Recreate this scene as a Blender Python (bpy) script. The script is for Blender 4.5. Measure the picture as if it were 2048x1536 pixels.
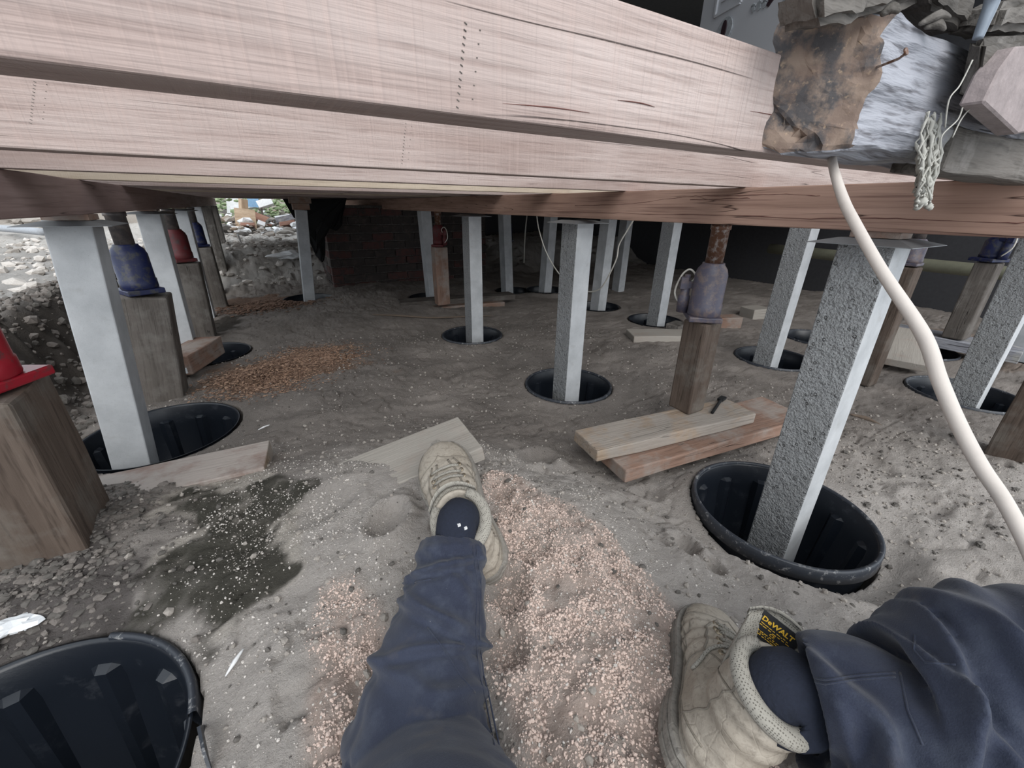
import bpy, bmesh, math, random
import numpy as np
from mathutils import Matrix, Vector
from mathutils.bvhtree import BVHTree
random.seed(7); rng = np.random.default_rng(7)
S = bpy.context.scene
for o in list(bpy.data.objects): bpy.data.objects.remove(o)
COL = S.collection

# ------------------------------------------------------------------ camera, sky, light, exposure
YAW, PIT, ROL, F = math.radians(30.847), math.radians(23.686), math.radians(.634), 811.2
def cam_axes():
    cy, sy = math.cos(YAW), math.sin(YAW)
    f0 = Vector((sy, cy, 0)); r0 = Vector((cy, -sy, 0)); z = Vector((0, 0, 1))
    fwd = f0*math.cos(PIT) - z*math.sin(PIT); up = f0*math.sin(PIT) + z*math.cos(PIT)
    r = r0*math.cos(ROL) + up*math.sin(ROL); u = up*math.cos(ROL) - r0*math.sin(ROL)
    return r, u, fwd
CR, CU, CF = cam_axes()
cam = bpy.data.cameras.new('camera'); camo = bpy.data.objects.new('camera', cam); COL.objects.link(camo)
cam.sensor_width = 36; cam.lens = F/2048*36; cam.clip_start = .02; cam.clip_end = 200
camo.matrix_world = Matrix(((CR.x, CU.x, -CF.x, 0), (CR.y, CU.y, -CF.y, 0), (CR.z, CU.z, -CF.z, 0), (0, 0, 0, 1)))
S.camera = camo
w = bpy.data.worlds.new('overcast sky'); S.world = w; w.use_nodes = True
bg = w.node_tree.nodes['Background']; bg.inputs[0].default_value = (.86, .93, 1.0, 1); bg.inputs[1].default_value = 1.2
sun = bpy.data.lights.new('soft sun', 'SUN'); sun.energy = 1.5; sun.angle = math.radians(50); sun.color = (1, .97, .93)
suno = bpy.data.objects.new('soft sun', sun); COL.objects.link(suno)
suno.rotation_euler = Vector((.25, 1, -.85)).to_track_quat('-Z', 'Y').to_euler()
S.view_settings.view_transform = 'Standard'; S.view_settings.look = 'None'; S.view_settings.gamma = 1
S.view_settings.use_curve_mapping = False; S.view_settings.exposure = 0.43

# a pixel of the 2048x1536 photograph to a world point on a plane / at a depth
def ray(x, y): return CR*((x-1024)/F) - CU*((y-768)/F) + CF
def onz(x, y, z): d = ray(x, y); return d*(z/d.z)
def onx(x, y, X): d = ray(x, y); return d*(X/d.x)
def ony(x, y, Y): d = ray(x, y); return d*(Y/d.y)
def dep(x, y, d): return ray(x, y)*d

# ------------------------------------------------------------------ numpy noise
def _hash(ix, iy, iz=0, seed=0):
    h = (ix.astype(np.int64)*374761393 + iy.astype(np.int64)*668265263 + np.asarray(iz).astype(np.int64)*2147483647*3 + seed*974634777) & 0xffffffff
    h = ((h ^ (h >> 13))*1274126177) & 0xffffffff
    h = ((h ^ (h >> 16))*2246822519) & 0xffffffff
    return ((h ^ (h >> 15)) & 0xffffff)/float(0xffffff)
def noise2(x, y, s=0):
    ix, iy = np.floor(x), np.floor(y); fx, fy = x-ix, y-iy
    fx = fx*fx*fx*(fx*(fx*6-15)+10); fy = fy*fy*fy*(fy*(fy*6-15)+10)
    z = np.zeros_like(ix)
    a, b, c, d = _hash(ix, iy, z, s), _hash(ix+1, iy, z, s), _hash(ix, iy+1, z, s), _hash(ix+1, iy+1, z, s)
    return (a*(1-fx)+b*fx)*(1-fy)+(c*(1-fx)+d*fx)*fy - .5
def noise3(x, y, z, s=0):
    iz = np.floor(z); fz = z-iz; fz = fz*fz*(3-2*fz)
    def lay(k):
        ix, iy = np.floor(x), np.floor(y); fx, fy = x-ix, y-iy
        fx = fx*fx*(3-2*fx); fy = fy*fy*(3-2*fy)
        a, b, c, d = _hash(ix, iy, k, s), _hash(ix+1, iy, k, s), _hash(ix, iy+1, k, s), _hash(ix+1, iy+1, k, s)
        return (a*(1-fx)+b*fx)*(1-fy)+(c*(1-fx)+d*fx)*fy
    return lay(iz)*(1-fz)+lay(iz+1)*fz - .5
def fbm2(x, y, o=3, s=0):
    r = 0; a = 1
    for i in range(o):
        r = r + a*noise2(x*2**i+i*17.3, y*2**i-i*9.1, s+i); a *= .5
    return r
def sst(a, b, x):
    t = np.clip((x-a)/(b-a), 0, 1); return t*t*(3-2*t)

# ------------------------------------------------------------------ materials
def mat(name):
    m = bpy.data.materials.new(name); m.use_nodes = True
    nt = m.node_tree; b = nt.nodes['Principled BSDF']
    return m, nt, b
def N(nt, t, **k):
    n = nt.nodes.new(t)
    for a, v in k.items():
        if a.startswith('i_'): n.inputs[int(a[2:]) if a[2:].isdigit() else a[2:]].default_value = v
        else: setattr(n, a, v)
    return n
def coords(nt, scale, src='Object', rand=True):
    tc = N(nt, 'ShaderNodeTexCoord'); mp = N(nt, 'ShaderNodeMapping'); mp.inputs['Scale'].default_value = scale
    nt.links.new(tc.outputs[src], mp.inputs['Vector'])
    if rand:
        oi = N(nt, 'ShaderNodeObjectInfo'); mu = N(nt, 'ShaderNodeMath', operation='MULTIPLY', i_1=37.0)
        nt.links.new(oi.outputs['Random'], mu.inputs[0]); nt.links.new(mu.outputs[0], mp.inputs['Location'])
    return mp.outputs[0]
def noise(nt, vec, scale=1, detail=4, rough=.55):
    n = N(nt, 'ShaderNodeTexNoise'); n.inputs['Scale'].default_value = scale; n.inputs['Detail'].default_value = detail
    n.inputs['Roughness'].default_value = rough; nt.links.new(vec, n.inputs['Vector']); return n.outputs[0]
def ramp(nt, fac, stops):
    r = N(nt, 'ShaderNodeValToRGB'); e = r.color_ramp.elements
    while len(e) < len(stops): e.new(.5)
    for el, (p, c) in zip(e, stops):
        el.position = p; el.color = (c, c, c, 1) if not hasattr(c, '__len__') else (*c, 1)
    nt.links.new(fac, r.inputs[0]); return r.outputs[0]
def mix(nt, a, b, fac, mode='MIX'):
    m = N(nt, 'ShaderNodeMix', data_type='RGBA', blend_type=mode)
    for s, v in ((m.inputs[0], fac), (m.inputs[6], a), (m.inputs[7], b)):
        if hasattr(v, 'node'): nt.links.new(v, s)
        elif hasattr(v, '__len__'): s.default_value = (*v, 1)
        else: s.default_value = v
    return m.outputs[2]
def bump(nt, b, h, strength=.3, dist=.01):
    n = N(nt, 'ShaderNodeBump'); n.inputs['Strength'].default_value = strength; n.inputs['Distance'].default_value = dist
    nt.links.new(h, n.inputs['Height']); nt.links.new(n.outputs[0], b.inputs['Normal'])
def addv(nt, a, b, k=1.0):
    m = N(nt, 'ShaderNodeMath', operation='MULTIPLY_ADD'); nt.links.new(b, m.inputs[0]); m.inputs[1].default_value = k; nt.links.new(a, m.inputs[2]); return m.outputs[0]

def wood(name, c1, c2, dark, fine=1.0, streak=.6, dirt=None, dirtamt=.5, rough=.75, saw=0., bs=.35, cracks=True, fx=14, gate_lo=.52):
    m, nt, b = mat(name)
    g = noise(nt, coords(nt, (1.6, 22, 22)), 1, 5, .6)
    col = mix(nt, c1, c2, ramp(nt, g, [(.35, 0), (.65, 1)]))
    f = noise(nt, coords(nt, (fx*fine, 170*fine, 170*fine)), 1, 3, .6)
    col = mix(nt, col, dark, mix(nt, (0, 0, 0), (streak,)*3, ramp(nt, f, [(.52, 0), (.68, 1)])))
    h = addv(nt, g, f, -.8)
    big = noise(nt, coords(nt, (2.2, 5, 5)), 1, 3)
    col = mix(nt, col, dark, mix(nt, (0, 0, 0), (.5,)*3, ramp(nt, big, [(.5, 0), (.75, 1)])))
    if cracks:
        cr = noise(nt, coords(nt, (.9, 26, 26)), 1, 2, .5)
        crm = ramp(nt, cr, [(.494, 0), (.5, 1), (.506, 0)])
        gate = ramp(nt, noise(nt, coords(nt, (3, 3, 3)), 1, 1), [(gate_lo, 0), (gate_lo+.08, 1)])
        cg = mix(nt, crm, gate, 1.0, 'MULTIPLY')
        col = mix(nt, col, tuple(x*.35 for x in dark), cg)
        h = addv(nt, h, cg, -1.2)
    if saw:
        sw = noise(nt, coords(nt, (260, 5, 5)), 1, 2, .5)
        col = mix(nt, col, tuple(min(1, x*1.25) for x in c1), mix(nt, (0, 0, 0), (saw,)*3, ramp(nt, sw, [(.5, 0), (.7, 1)])))
        h = addv(nt, h, sw, .8)
    if dirt:
        dn = noise(nt, coords(nt, (7, 7, 7)), 1, 6, .65)
        col = mix(nt, col, dirt, ramp(nt, dn, [(.62-dirtamt*.3, 0), (.78-dirtamt*.3, .85)]))
    nt.links.new(col, b.inputs['Base Color']); b.inputs['Roughness'].default_value = rough
    b.inputs['Specular IOR Level'].default_value = .25
    bump(nt, b, h, bs, .004)
    return m
M = {}
M['joist'] = wood('rough sawn pink hardwood', (.375, .285, .255), (.49, .405, .375), (.23, .165, .145), 1, .5, saw=.3, bs=.6, fx=7)
M['joist_b'] = wood('yellowish sawn hardwood', (.50, .41, .32), (.58, .49, .39), (.32, .24, .17), 1, .4, saw=.25)
M['bearer'] = wood('reddish hardwood', (.34, .215, .165), (.46, .30, .235), (.12, .06, .05), .7, .6, bs=.3, fx=4, gate_lo=.40)
M['bearer_left'] = wood('dusky red hardwood', (.26, .18, .165), (.33, .24, .22), (.12, .08, .07), .6, .4, bs=.25, fx=4)
M['post'] = wood('old brown hardwood', (.092, .068, .054), (.14, .107, .086), (.04, .028, .022), .6, .6, dirt=(.17, .15, .13), dirtamt=.4, bs=.6)
M['post_grey'] = wood('dirty grey brown hardwood', (.10, .088, .078), (.15, .132, .118), (.05, .042, .037), .6, .5, dirt=(.19, .175, .16), dirtamt=.45, bs=.5)
M['packer'] = wood('sawn offcut hardwood', (.34, .25, .18), (.42, .33, .25), (.16, .11, .07), .7, .6, dirt=(.34, .31, .28), dirtamt=.85, bs=.8)
M['packer_red'] = wood('reddish offcut hardwood', (.25, .155, .115), (.33, .215, .165), (.11, .065, .05), .7, .5, dirt=(.32, .28, .25), dirtamt=.55, bs=.5)
M['buried_board'] = wood('sand caked reddish board', (.22, .155, .13), (.30, .22, .19), (.12, .08, .07), .7, .5, dirt=(.40, .36, .33), dirtamt=1.0, bs=.6)
M['sandy_board'] = wood('sand covered board', (.34, .29, .25), (.40, .35, .31), (.24, .19, .15), .7, .4, dirt=(.37, .345, .31), dirtamt=1.0, bs=.6)
M['weathered'] = wood('weathered grey hardwood', (.22, .225, .25), (.35, .355, .39), (.06, .055, .06), .8, .8, dirt=(.40, .39, .36), dirtamt=.35, bs=1.0)
M['weathered_dark'] = wood('dark weathered hardwood', (.10, .09, .08), (.16, .145, .13), (.03, .026, .022), .6, .6, dirt=(.3, .28, .26), dirtamt=.35, bs=1.0)

def m_endgrain():
    m, nt, b = mat('brown end grain')
    v = coords(nt, (1, 1, 1), rand=False)
    wv = N(nt, 'ShaderNodeTexWave', wave_type='RINGS', rings_direction='X'); wv.inputs['Scale'].default_value = 9
    wv.inputs['Distortion'].default_value = 9; wv.inputs['Detail'].default_value = 3; wv.inputs['Detail Scale'].default_value = 2
    mp = N(nt, 'ShaderNodeMapping'); mp.inputs['Location'].default_value = (0, .05, .09); nt.links.new(v, mp.inputs[0]); nt.links.new(mp.outputs[0], wv.inputs[0])
    n1 = noise(nt, v, 30, 6, .65); n2 = noise(nt, v, 140, 4, .6)
    col = mix(nt, (.165, .115, .09), (.24, .175, .135), wv.outputs[0])
    col = mix(nt, col, (.055, .052, .055), ramp(nt, n1, [(.44, 0), (.58, .95)]))
    col = mix(nt, col, (.42, .30, .2), ramp(nt, n2, [(.6, 0), (.72, .6)]))
    nt.links.new(col, b.inputs[0]); b.inputs['Roughness'].default_value = .8
    bump(nt, b, addv(nt, wv.outputs[0], n1, 1.5), .5, .003); return m
M['endgrain'] = m_endgrain()

def m_concrete(name, pitted):
    m, nt, b = mat(name)
    v = coords(nt, (1, 1, 1))
    n1 = noise(nt, v, 9, 5, .6); n2 = noise(nt, v, 260, 3, .6)
    if pitted:
        col = mix(nt, (.28, .285, .285), (.42, .43, .44), n1)
        vo = N(nt, 'ShaderNodeTexVoronoi', feature='F1'); vo.inputs['Scale'].default_value = 48; nt.links.new(v, vo.inputs['Vector'])
        ring = ramp(nt, vo.outputs[0], [(.0, .0), (.10, .0), (.17, 1), (.27, .42), (.5, .42)])
        gate = ramp(nt, noise(nt, v, 26, 2), [(.46, 0), (.52, 1)])
        lump = noise(nt, coords(nt, (1, 1, 1)), 150, 3, .6)
        lump2 = noise(nt, v, 45, 3, .6)
        hh = mix(nt, (.45, .45, .45), ring, gate)
        h = addv(nt, addv(nt, hh, lump, .9), lump2, 1.4)
        col = mix(nt, col, (.16, .165, .17), ramp(nt, lump, [(.3, .7), (.5, 0)]))
        col = mix(nt, col, (.56, .58, .6), ramp(nt, lump, [(.58, 0), (.75, .6)]))
        bump(nt, b, h, 1.0, .010)
    else:
        col = mix(nt, (.43, .445, .46), (.56, .575, .59), ramp(nt, n1, [(.35, 0), (.65, 1)]))
        col = mix(nt, col, (.36, .36, .355), ramp(nt, noise(nt, v, 22, 4), [(.6, 0), (.8, .6)]))
        col = mix(nt, col, (.30, .30, .29), ramp(nt, n2, [(.62, 0), (.75, .5)]))
        bump(nt, b, n2, .25, .002)
    nt.links.new(col, b.inputs[0]); b.inputs['Roughness'].default_value = .7; return m
M['concrete'] = m_concrete('smooth concrete', False); M['concrete_pit'] = m_concrete('pitted concrete', True)

def plain(name, c, rough=.6, metal=0., nscale=30, var=.25, bs=.15, spec=.5):
    m, nt, b = mat(name)
    n1 = noise(nt, coords(nt, (1, 1, 1)), nscale, 5, .6)
    col = mix(nt, tuple(x*(1-var) for x in c), tuple(min(1, x*(1+var)) for x in c), n1)
    nt.links.new(col, b.inputs[0]); b.inputs['Roughness'].default_value = rough; b.inputs['Metallic'].default_value = metal
    b.inputs['Specular IOR Level'].default_value = spec
    if bs: bump(nt, b, n1, bs, .003)
    return m
def worn(name, c, c2, lo=.5, hi=.62, rough=.5, nscale=40, metal=0.):
    m, nt, b = mat(name)
    v = coords(nt, (1, 1, 1)); n1 = noise(nt, v, nscale, 6, .7)
    col = mix(nt, c, c2, ramp(nt, n1, [(lo, 0), (hi, 1)]))
    nt.links.new(col, b.inputs[0]); b.inputs['Roughness'].default_value = rough; b.inputs['Metallic'].default_value = metal
    bump(nt, b, n1, .3, .003); return m
M['plastic'] = worn('dusty black plastic', (.010, .013, .019), (.05, .055, .065), .58, .8, .33, 14)
M['rim'] = worn('scuffed plastic rim', (.03, .035, .045), (.34, .34, .34), .56, .7, .4, 60)
M['blue'] = worn('chipped blue enamel', (.008, .014, .065), (.05, .05, .055), .50, .60, .45, 35)
M['blue_dusty'] = worn('worn dusty blue enamel', (.075, .07, .10), (.15, .115, .11), .46, .62, .45, 40)
M['red'] = worn('scratched red enamel', (.30, .010, .022), (.10, .045, .045), .56, .68, .35, 30)
M['dark_red'] = worn('dull dark red enamel', (.11, .015, .018), (.06, .04, .04), .5, .7, .6, 30)
M['rust'] = worn('rusty steel', (.16, .08, .05), (.42, .38, .36), .5, .62, .5, 50, .4)
M['steel'] = worn('dirty steel', (.12, .11, .11), (.24, .2, .18), .45, .7, .55, 40, .5)
M['galv'] = plain('galvanised sheet', (.26, .27, .28), .6, .4, 20, .2)
M['black_cloth'] = plain('black cloth', (.008, .008, .009), .9)
M['pvc'] = plain('white pvc sheath', (.56, .505, .46), .55, 0, 60, .12, .1)
M['thin_cable'] = plain('thin white cable', (.55, .53, .48), .5)
M['white_stone'] = plain('white plaster lump', (.82, .84, .86), .8, 0, 60, .12, .5)
M['paper'] = plain('white shard', (.75, .75, .75), .6)
M['web'] = plain('dusty cobweb', (.42, .41, .37), .95, 0, 80, .4, .4)
M['pipe_dim'] = plain('dull yellowed pipe', (.16, .16, .115), .6)
M['pipe_white'] = plain('white pipe', (.8, .82, .84), .5)
M['pipe_grey'] = plain('grey pipe', (.33, .35, .38), .5)
M['door'] = plain('pale painted door', (.50, .51, .54), .5, 0, 3, .04, 0)
M['dark_wall'] = plain('dark interior lining', (.07, .075, .07), .8)
M['room_ceiling'] = plain('dim ceiling', (.15, .15, .15), .8)
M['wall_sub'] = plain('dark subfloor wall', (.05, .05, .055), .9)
M['boards_floor'] = wood('old floor boards', (.2, .14, .09), (.27, .19, .12), (.09, .06, .04))
M['brick'] = None; M['mortar'] = worn('grubby mortar', (.09, .08, .075), (.17, .155, .14), .45, .65, .9, 45)
M['brick_red'] = worn('sooty red brick', (.11, .05, .045), (.055, .047, .045), .45, .65, .9, 14)
M['brick_dark'] = worn('sooty dark brick', (.055, .045, .042), (.11, .085, .075), .5, .75, .9, 14)
M['grass'] = plain('weeds', (.22, .28, .15), .8, 0, 20, .6, 0)
M['sheet_white'] = plain('white sheet', (.85, .87, .9), .6)
M['sheet_blue'] = plain('pale blue panel', (.24, .42, .62), .5)
M['yard_wood'] = wood('scrap timber', (.44, .32, .22), (.55, .42, .3), (.25, .17, .11))
M['yard_wood_red'] = wood('red scrap timber', (.38, .2, .15), (.45, .27, .2), (.2, .1, .08))
M['shaving'] = plain('wood shavings', (.42, .27, .185), .8, 0, 300, .7, 0)
M['shaving_dark'] = plain('damp shavings', (.19, .115, .08), .8, 0, 300, .6, 0)
M['clod_pink'] = plain('pinkish sand crumbs', (.66, .53, .465), .95, 0, 120, .3, .4, .1)
M['clod_grey'] = plain('grey sand crumbs', (.34, .31, .28), .95, 0, 120, .4, .4, .1)
M['clod_dark'] = plain('dark soil crumbs', (.13, .12, .11), .95, 0, 120, .4, .4, .1)
M['clod_dark2'] = plain('brown soil crumbs', (.19, .17, .155), .95, 0, 120, .4, .4, .1)
M['clod_pale'] = plain('pale sand crumbs', (.60, .56, .52), .95, 0, 120, .3, .4, .1)
M['crack'] = plain('dark split', (.13, .055, .045), .95)
M['stick'] = plain('dry twig', (.17, .13, .10), .9)
M['leather'] = None

def m_ground():
    m, nt, b = mat('dug sandy ground')
    at = N(nt, 'ShaderNodeVertexColor'); at.layer_name = 'Col'
    v = coords(nt, (1, 1, 1), rand=False)
    n1 = noise(nt, v, 55, 7, .7); n2 = noise(nt, v, 420, 5, .75)
    k = mix(nt, (.80, .79, .78), (1.18, 1.17, 1.16), n1)
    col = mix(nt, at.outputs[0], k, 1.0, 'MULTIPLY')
    n3 = noise(nt, v, 170, 5, .7)
    col = mix(nt, col, (.10, .085, .075), mix(nt, (0, 0, 0), (.3,)*3, ramp(nt, n3, [(.58, 0), (.68, 1)])))
    col = mix(nt, col, (.10, .085, .075), ramp(nt, n2, [(.62, 0), (.72, .55)]))
    col = mix(nt, col, (.78, .74, .68), ramp(nt, n2, [(.25, .55), (.36, 0)]))
    nt.links.new(col, b.inputs[0]); b.inputs['Roughness'].default_value = .95; b.inputs['Specular IOR Level'].default_value = .12
    bump(nt, b, addv(nt, addv(nt, n1, n2, .45), n3, .8), .9, .014)
    return m
M['ground'] = m_ground()
def m_leather(name, c1, c2, dirt):
    m, nt, b = mat(name)
    v = coords(nt, (1, 1, 1), rand=False)
    n1 = noise(nt, v, 16, 6, .65); n2 = noise(nt, v, 160, 5, .7)
    col = mix(nt, c1, c2, ramp(nt, n1, [(.35, 0), (.65, 1)]))
    col = mix(nt, col, dirt, ramp(nt, n2, [(.5, 0), (.68, .7)]))
    vo = N(nt, 'ShaderNodeTexVoronoi', feature='DISTANCE_TO_EDGE'); vo.inputs['Scale'].default_value = 45; nt.links.new(v, vo.inputs['Vector'])
    cr = ramp(nt, vo.outputs[0], [(0, 0), (.05, 1)])
    nt.links.new(col, b.inputs[0]); b.inputs['Roughness'].default_value = .62; b.inputs['Specular IOR Level'].default_value = .35
    bump(nt, b, addv(nt, addv(nt, n2, cr, .35), n1, 1.5), .35, .003); return m
M['leather'] = m_leather('dusty tan leather', (.35, .305, .25), (.48, .43, .365), (.22, .19, .155))
M['leather_dark'] = m_leather('grimy leather edge', (.20, .175, .145), (.27, .24, .20), (.13, .115, .095))
M['sole'] = m_leather('muddy rubber sole', (.20, .185, .165), (.30, .28, .25), (.12, .11, .10))
def m_mesh():
    m, nt, b = mat('padded mesh lining')
    v = coords(nt, (1, 1, 1), rand=False)
    vo = N(nt, 'ShaderNodeTexVoronoi', feature='F1'); vo.inputs['Scale'].default_value = 400; vo.inputs['Randomness'].default_value = .2; nt.links.new(v, vo.inputs['Vector'])
    r = ramp(nt, vo.outputs[0], [(.15, 0), (.4, 1)])
    nt.links.new(mix(nt, (.13, .12, .10), (.34, .32, .28), r), b.inputs[0]); b.inputs['Roughness'].default_value = .9
    bump(nt, b, r, .5, .002); return m
M['lining'] = m_mesh()
def m_denim():
    m, nt, b = mat('navy work cloth')
    v = coords(nt, (1, 1, 1), rand=False)
    n1 = noise(nt, v, 7, 5, .6); n2 = noise(nt, v, 700, 2, .6); n3 = noise(nt, v, 20, 5, .7)
    col = mix(nt, (.015, .018, .034), (.029, .035, .058), ramp(nt, n1, [(.35, 0), (.65, 1)]))
    col = mix(nt, col, (.085, .098, .128), mix(nt, (0, 0, 0), (.5,)*3, ramp(nt, n3, [(.5, 0), (.72, 1)])))
    col = mix(nt, col, (.08, .092, .13), mix(nt, (0, 0, 0), (.45,)*3, n2))
    col = mix(nt, col, (.12, .105, .09), mix(nt, (0, 0, 0), (.5,)*3, ramp(nt, noise(nt, v, 11, 4, .6), [(.6, 0), (.75, 1)])))
    sp = noise(nt, v, 480, 1, .5)
    col = mix(nt, col, (.55, .55, .55), ramp(nt, sp, [(.82, 0), (.86, .9)]))
    nt.links.new(col, b.inputs[0]); b.inputs['Roughness'].default_value = .9; b.inputs['Specular IOR Level'].default_value = .15
    b.inputs['Sheen Weight'].default_value = .15
    bump(nt, b, addv(nt, n2, n3, 1.5), .3, .002); return m
M['denim'] = m_denim()
M['sock'] = plain('black navy sock', (.012, .016, .03), .95, 0, 200, .4, .5)
M['label_black'] = plain('black woven label', (.01, .01, .012), .7)
M['label_gold'] = plain('yellow print', (.80, .48, .04), .6)
M['brass'] = plain('dull eyelet metal', (.36, .30, .22), .45, .8)

# ------------------------------------------------------------------ object helpers
def link(o): COL.objects.link(o); return o
def setp(o, label=None, cat=None, group=None, kind=None):
    if label: o['label'] = label
    if cat: o['category'] = cat
    if group: o['group'] = group
    if kind: o['kind'] = kind
    return o
def adopt(o, parent):
    o.parent = parent
    bpy.context.view_layer.update()
    o.matrix_parent_inverse = parent.matrix_world.inverted(); return o
def thing(name, label, cat, loc, group=None):
    o = link(bpy.data.objects.new(name, None)); o.location = loc; o.empty_display_size = .1
    return setp(o, label, cat, group)
def meshobj(name, verts, faces, m, smooth=False, parent=None, mw=None):
    me = bpy.data.meshes.new(name); me.from_pydata([tuple(v) for v in verts], [], [tuple(f) for f in faces])
    me.materials.append(M[m] if isinstance(m, str) else m)
    if smooth: me.polygons.foreach_set('use_smooth', [True]*len(me.polygons))
    o = link(bpy.data.objects.new(name, me))
    if mw is not None: o.matrix_world = mw
    if parent: adopt(o, parent)
    return o
def npmesh(name, V, Fq, m, smooth=True):
    me = bpy.data.meshes.new(name); k = Fq.shape[1]
    me.vertices.add(len(V)); me.vertices.foreach_set('co', V.astype(np.float32).ravel())
    me.loops.add(Fq.size); me.loops.foreach_set('vertex_index', Fq.astype(np.int32).ravel())
    me.polygons.add(len(Fq)); me.polygons.foreach_set('loop_start', np.arange(0, Fq.size, k, dtype=np.int32))
    me.polygons.foreach_set('loop_total', np.full(len(Fq), k, dtype=np.int32))
    me.update(calc_edges=True); me.polygons.foreach_set('use_smooth', np.full(len(Fq), smooth))
    me.materials.append(M[m] if isinstance(m, str) else m); me.validate()
    return me
def lattice(L, W, H, res, bev, amp=0, freq=20, seed=0, stretch=5.0, warp=0):
    """box surface on a lattice with eased arrises and worn, wavy faces; X is the long way"""
    def ax(l):
        n = max(1, int(round((l-2*bev)/res))); return np.concatenate(([-l/2], np.linspace(-l/2+bev, l/2-bev, n+1), [l/2]))
    X, Y, Z = ax(L), ax(W), ax(H); nx, ny, nz = len(X), len(Y), len(Z)
    idx = {}; V = []; Fc = []
    def vid(i, j, k):
        t = (i, j, k)
        if t not in idx:
            e = [i in (0, nx-1), j in (0, ny-1), k in (0, nz-1)]; p = np.array([X[i], Y[j], Z[k]])
            c = sum(e); d = bev*(.29 if c == 2 else .42 if c == 3 else 0)
            for a in range(3):
                if e[a] and c > 1: p[a] -= math.copysign(d, p[a])
            idx[t] = len(V); V.append(p)
        return idx[t]
    for i in range(nx-1):
        for j in range(ny-1):
            Fc.append((vid(i, j, 0), vid(i, j+1, 0), vid(i+1, j+1, 0), vid(i+1, j, 0)))
            Fc.append((vid(i, j, nz-1), vid(i+1, j, nz-1), vid(i+1, j+1, nz-1), vid(i, j+1, nz-1)))
        for k in range(nz-1):
            Fc.append((vid(i, 0, k), vid(i+1, 0, k), vid(i+1, 0, k+1), vid(i, 0, k+1)))
            Fc.append((vid(i, ny-1, k), vid(i, ny-1, k+1), vid(i+1, ny-1, k+1), vid(i+1, ny-1, k)))
    for j in range(ny-1):
        for k in range(nz-1):
            Fc.append((vid(0, j, k), vid(0, j, k+1), vid(0, j+1, k+1), vid(0, j+1, k)))
            Fc.append((vid(nx-1, j, k), vid(nx-1, j+1, k), vid(nx-1, j+1, k+1), vid(nx-1, j, k+1)))
    V = np.array(V)
    if amp:
        x, y, z = V[:, 0]*freq/stretch, V[:, 1]*freq, V[:, 2]*freq
        D = np.stack([noise3(x, y, z, seed+q)+.5*noise3(2*x, 2*y, 2*z, seed+q+9) for q in range(3)], 1)*2*amp
        D[:, 0] *= .6; V = V + D
    if warp: V[:, 1] += warp*np.sin(V[:, 0]/L*3); V[:, 2] += warp*.7*np.cos(V[:, 0]/L*4+1)
    return V, Fc
def frame(p0, p1, up):
    p0, p1 = Vector(p0), Vector(p1); x = (p1-p0).normalized(); up = Vector(up); y = up.cross(x).normalized(); z = x.cross(y)
    mw = Matrix((x, y, z)).transposed().to_4x4(); mw.translation = (p0+p1)/2; return mw, (p1-p0).length
def beam(name, p0, p1, w, h, m, up=(0, 0, 1), res=.08, bev=.004, amp=.0008, freq=25, seed=0, parent=None, m2=None, smooth=False, stretch=5, warp=0):
    """timber / stump from p0 to p1; w along local Y, h along local Z; m2 = material of the +Z face or of the ends"""
    mw, L = frame(p0, p1, up)
    V, Fc = lattice(L, w, h, res, bev, amp, freq, seed, stretch, warp)
    o = meshobj(name, V, Fc, m, smooth, None, mw)
    if m2:
        mm, how = m2; o.data.materials.append(M[mm])
        for p in o.data.polygons:
            if how == 'top' and p.normal.z > .9: p.material_index = 1
            if how == 'ends' and abs(p.normal.x) > .75: p.material_index = 1
            if how == 'start' and p.normal.x < -.6: p.material_index = 1
    if parent: adopt(o, parent)
    return o
def lathe(name, prof, m, mw=None, seg=32, parent=None, smooth=True, cap=True):
    V, Fc = [], []
    for r, z in prof:
        for i in range(seg):
            a = 2*math.pi*i/seg; V.append((r*math.cos(a), r*math.sin(a), z))
    for k in range(len(prof)-1):
        for i in range(seg):
            j = (i+1) % seg; Fc.append((k*seg+i, k*seg+j, (k+1)*seg+j, (k+1)*seg+i))
    if cap:
        Fc.append(tuple(range(seg))[::-1]); Fc.append(tuple((len(prof)-1)*seg+i for i in range(seg)))
    o = meshobj(name, V, Fc, m, smooth, None, mw)
    if smooth:
        for p in o.data.polygons:
            if len(p.vertices) > 4: p.use_smooth = False
    if parent: adopt(o, parent)
    return o
def smoothpath(pts, n=8):
    P = [Vector(p) for p in pts]; out = []
    for i in range(len(P)-1):
        a = P[max(0, i-1)]; b = P[i]; c = P[i+1]; d = P[min(len(P)-1, i+2)]
        for k in range(n):
            t = k/n; out.append(.5*((2*b)+(c-a)*t+(2*a-5*b+4*c-d)*t*t+(3*b-a-3*c+d)*t**3))
    out.append(P[-1]); return out
def tubegeo(pts, r, seg=8, V=None, Fc=None):
    V = [] if V is None else V; Fc = [] if Fc is None else Fc; n = len(pts); b0 = len(V)
    t = (pts[1]-pts[0]).normalized(); u = t.orthogonal().normalized()
    for i, p in enumerate(pts):
        t = (pts[min(i+1, n-1)]-pts[max(i-1, 0)]).normalized(); u = (u-t*u.dot(t)).normalized(); v = t.cross(u)
        rr = r[i] if hasattr(r, '__len__') else r
        for k in range(seg):
            a = 2*math.pi*k/seg; V.append(p+u*rr*math.cos(a)+v*rr*math.sin(a))
    for i in range(n-1):
        for k in range(seg):
            j = (k+1) % seg; Fc.append((b0+i*seg+k, b0+i*seg+j, b0+(i+1)*seg+j, b0+(i+1)*seg+k))
    Fc.append(tuple(b0+k for k in range(seg))[::-1]); Fc.append(tuple(b0+(n-1)*seg+k for k in range(seg)))
    return V, Fc
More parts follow.
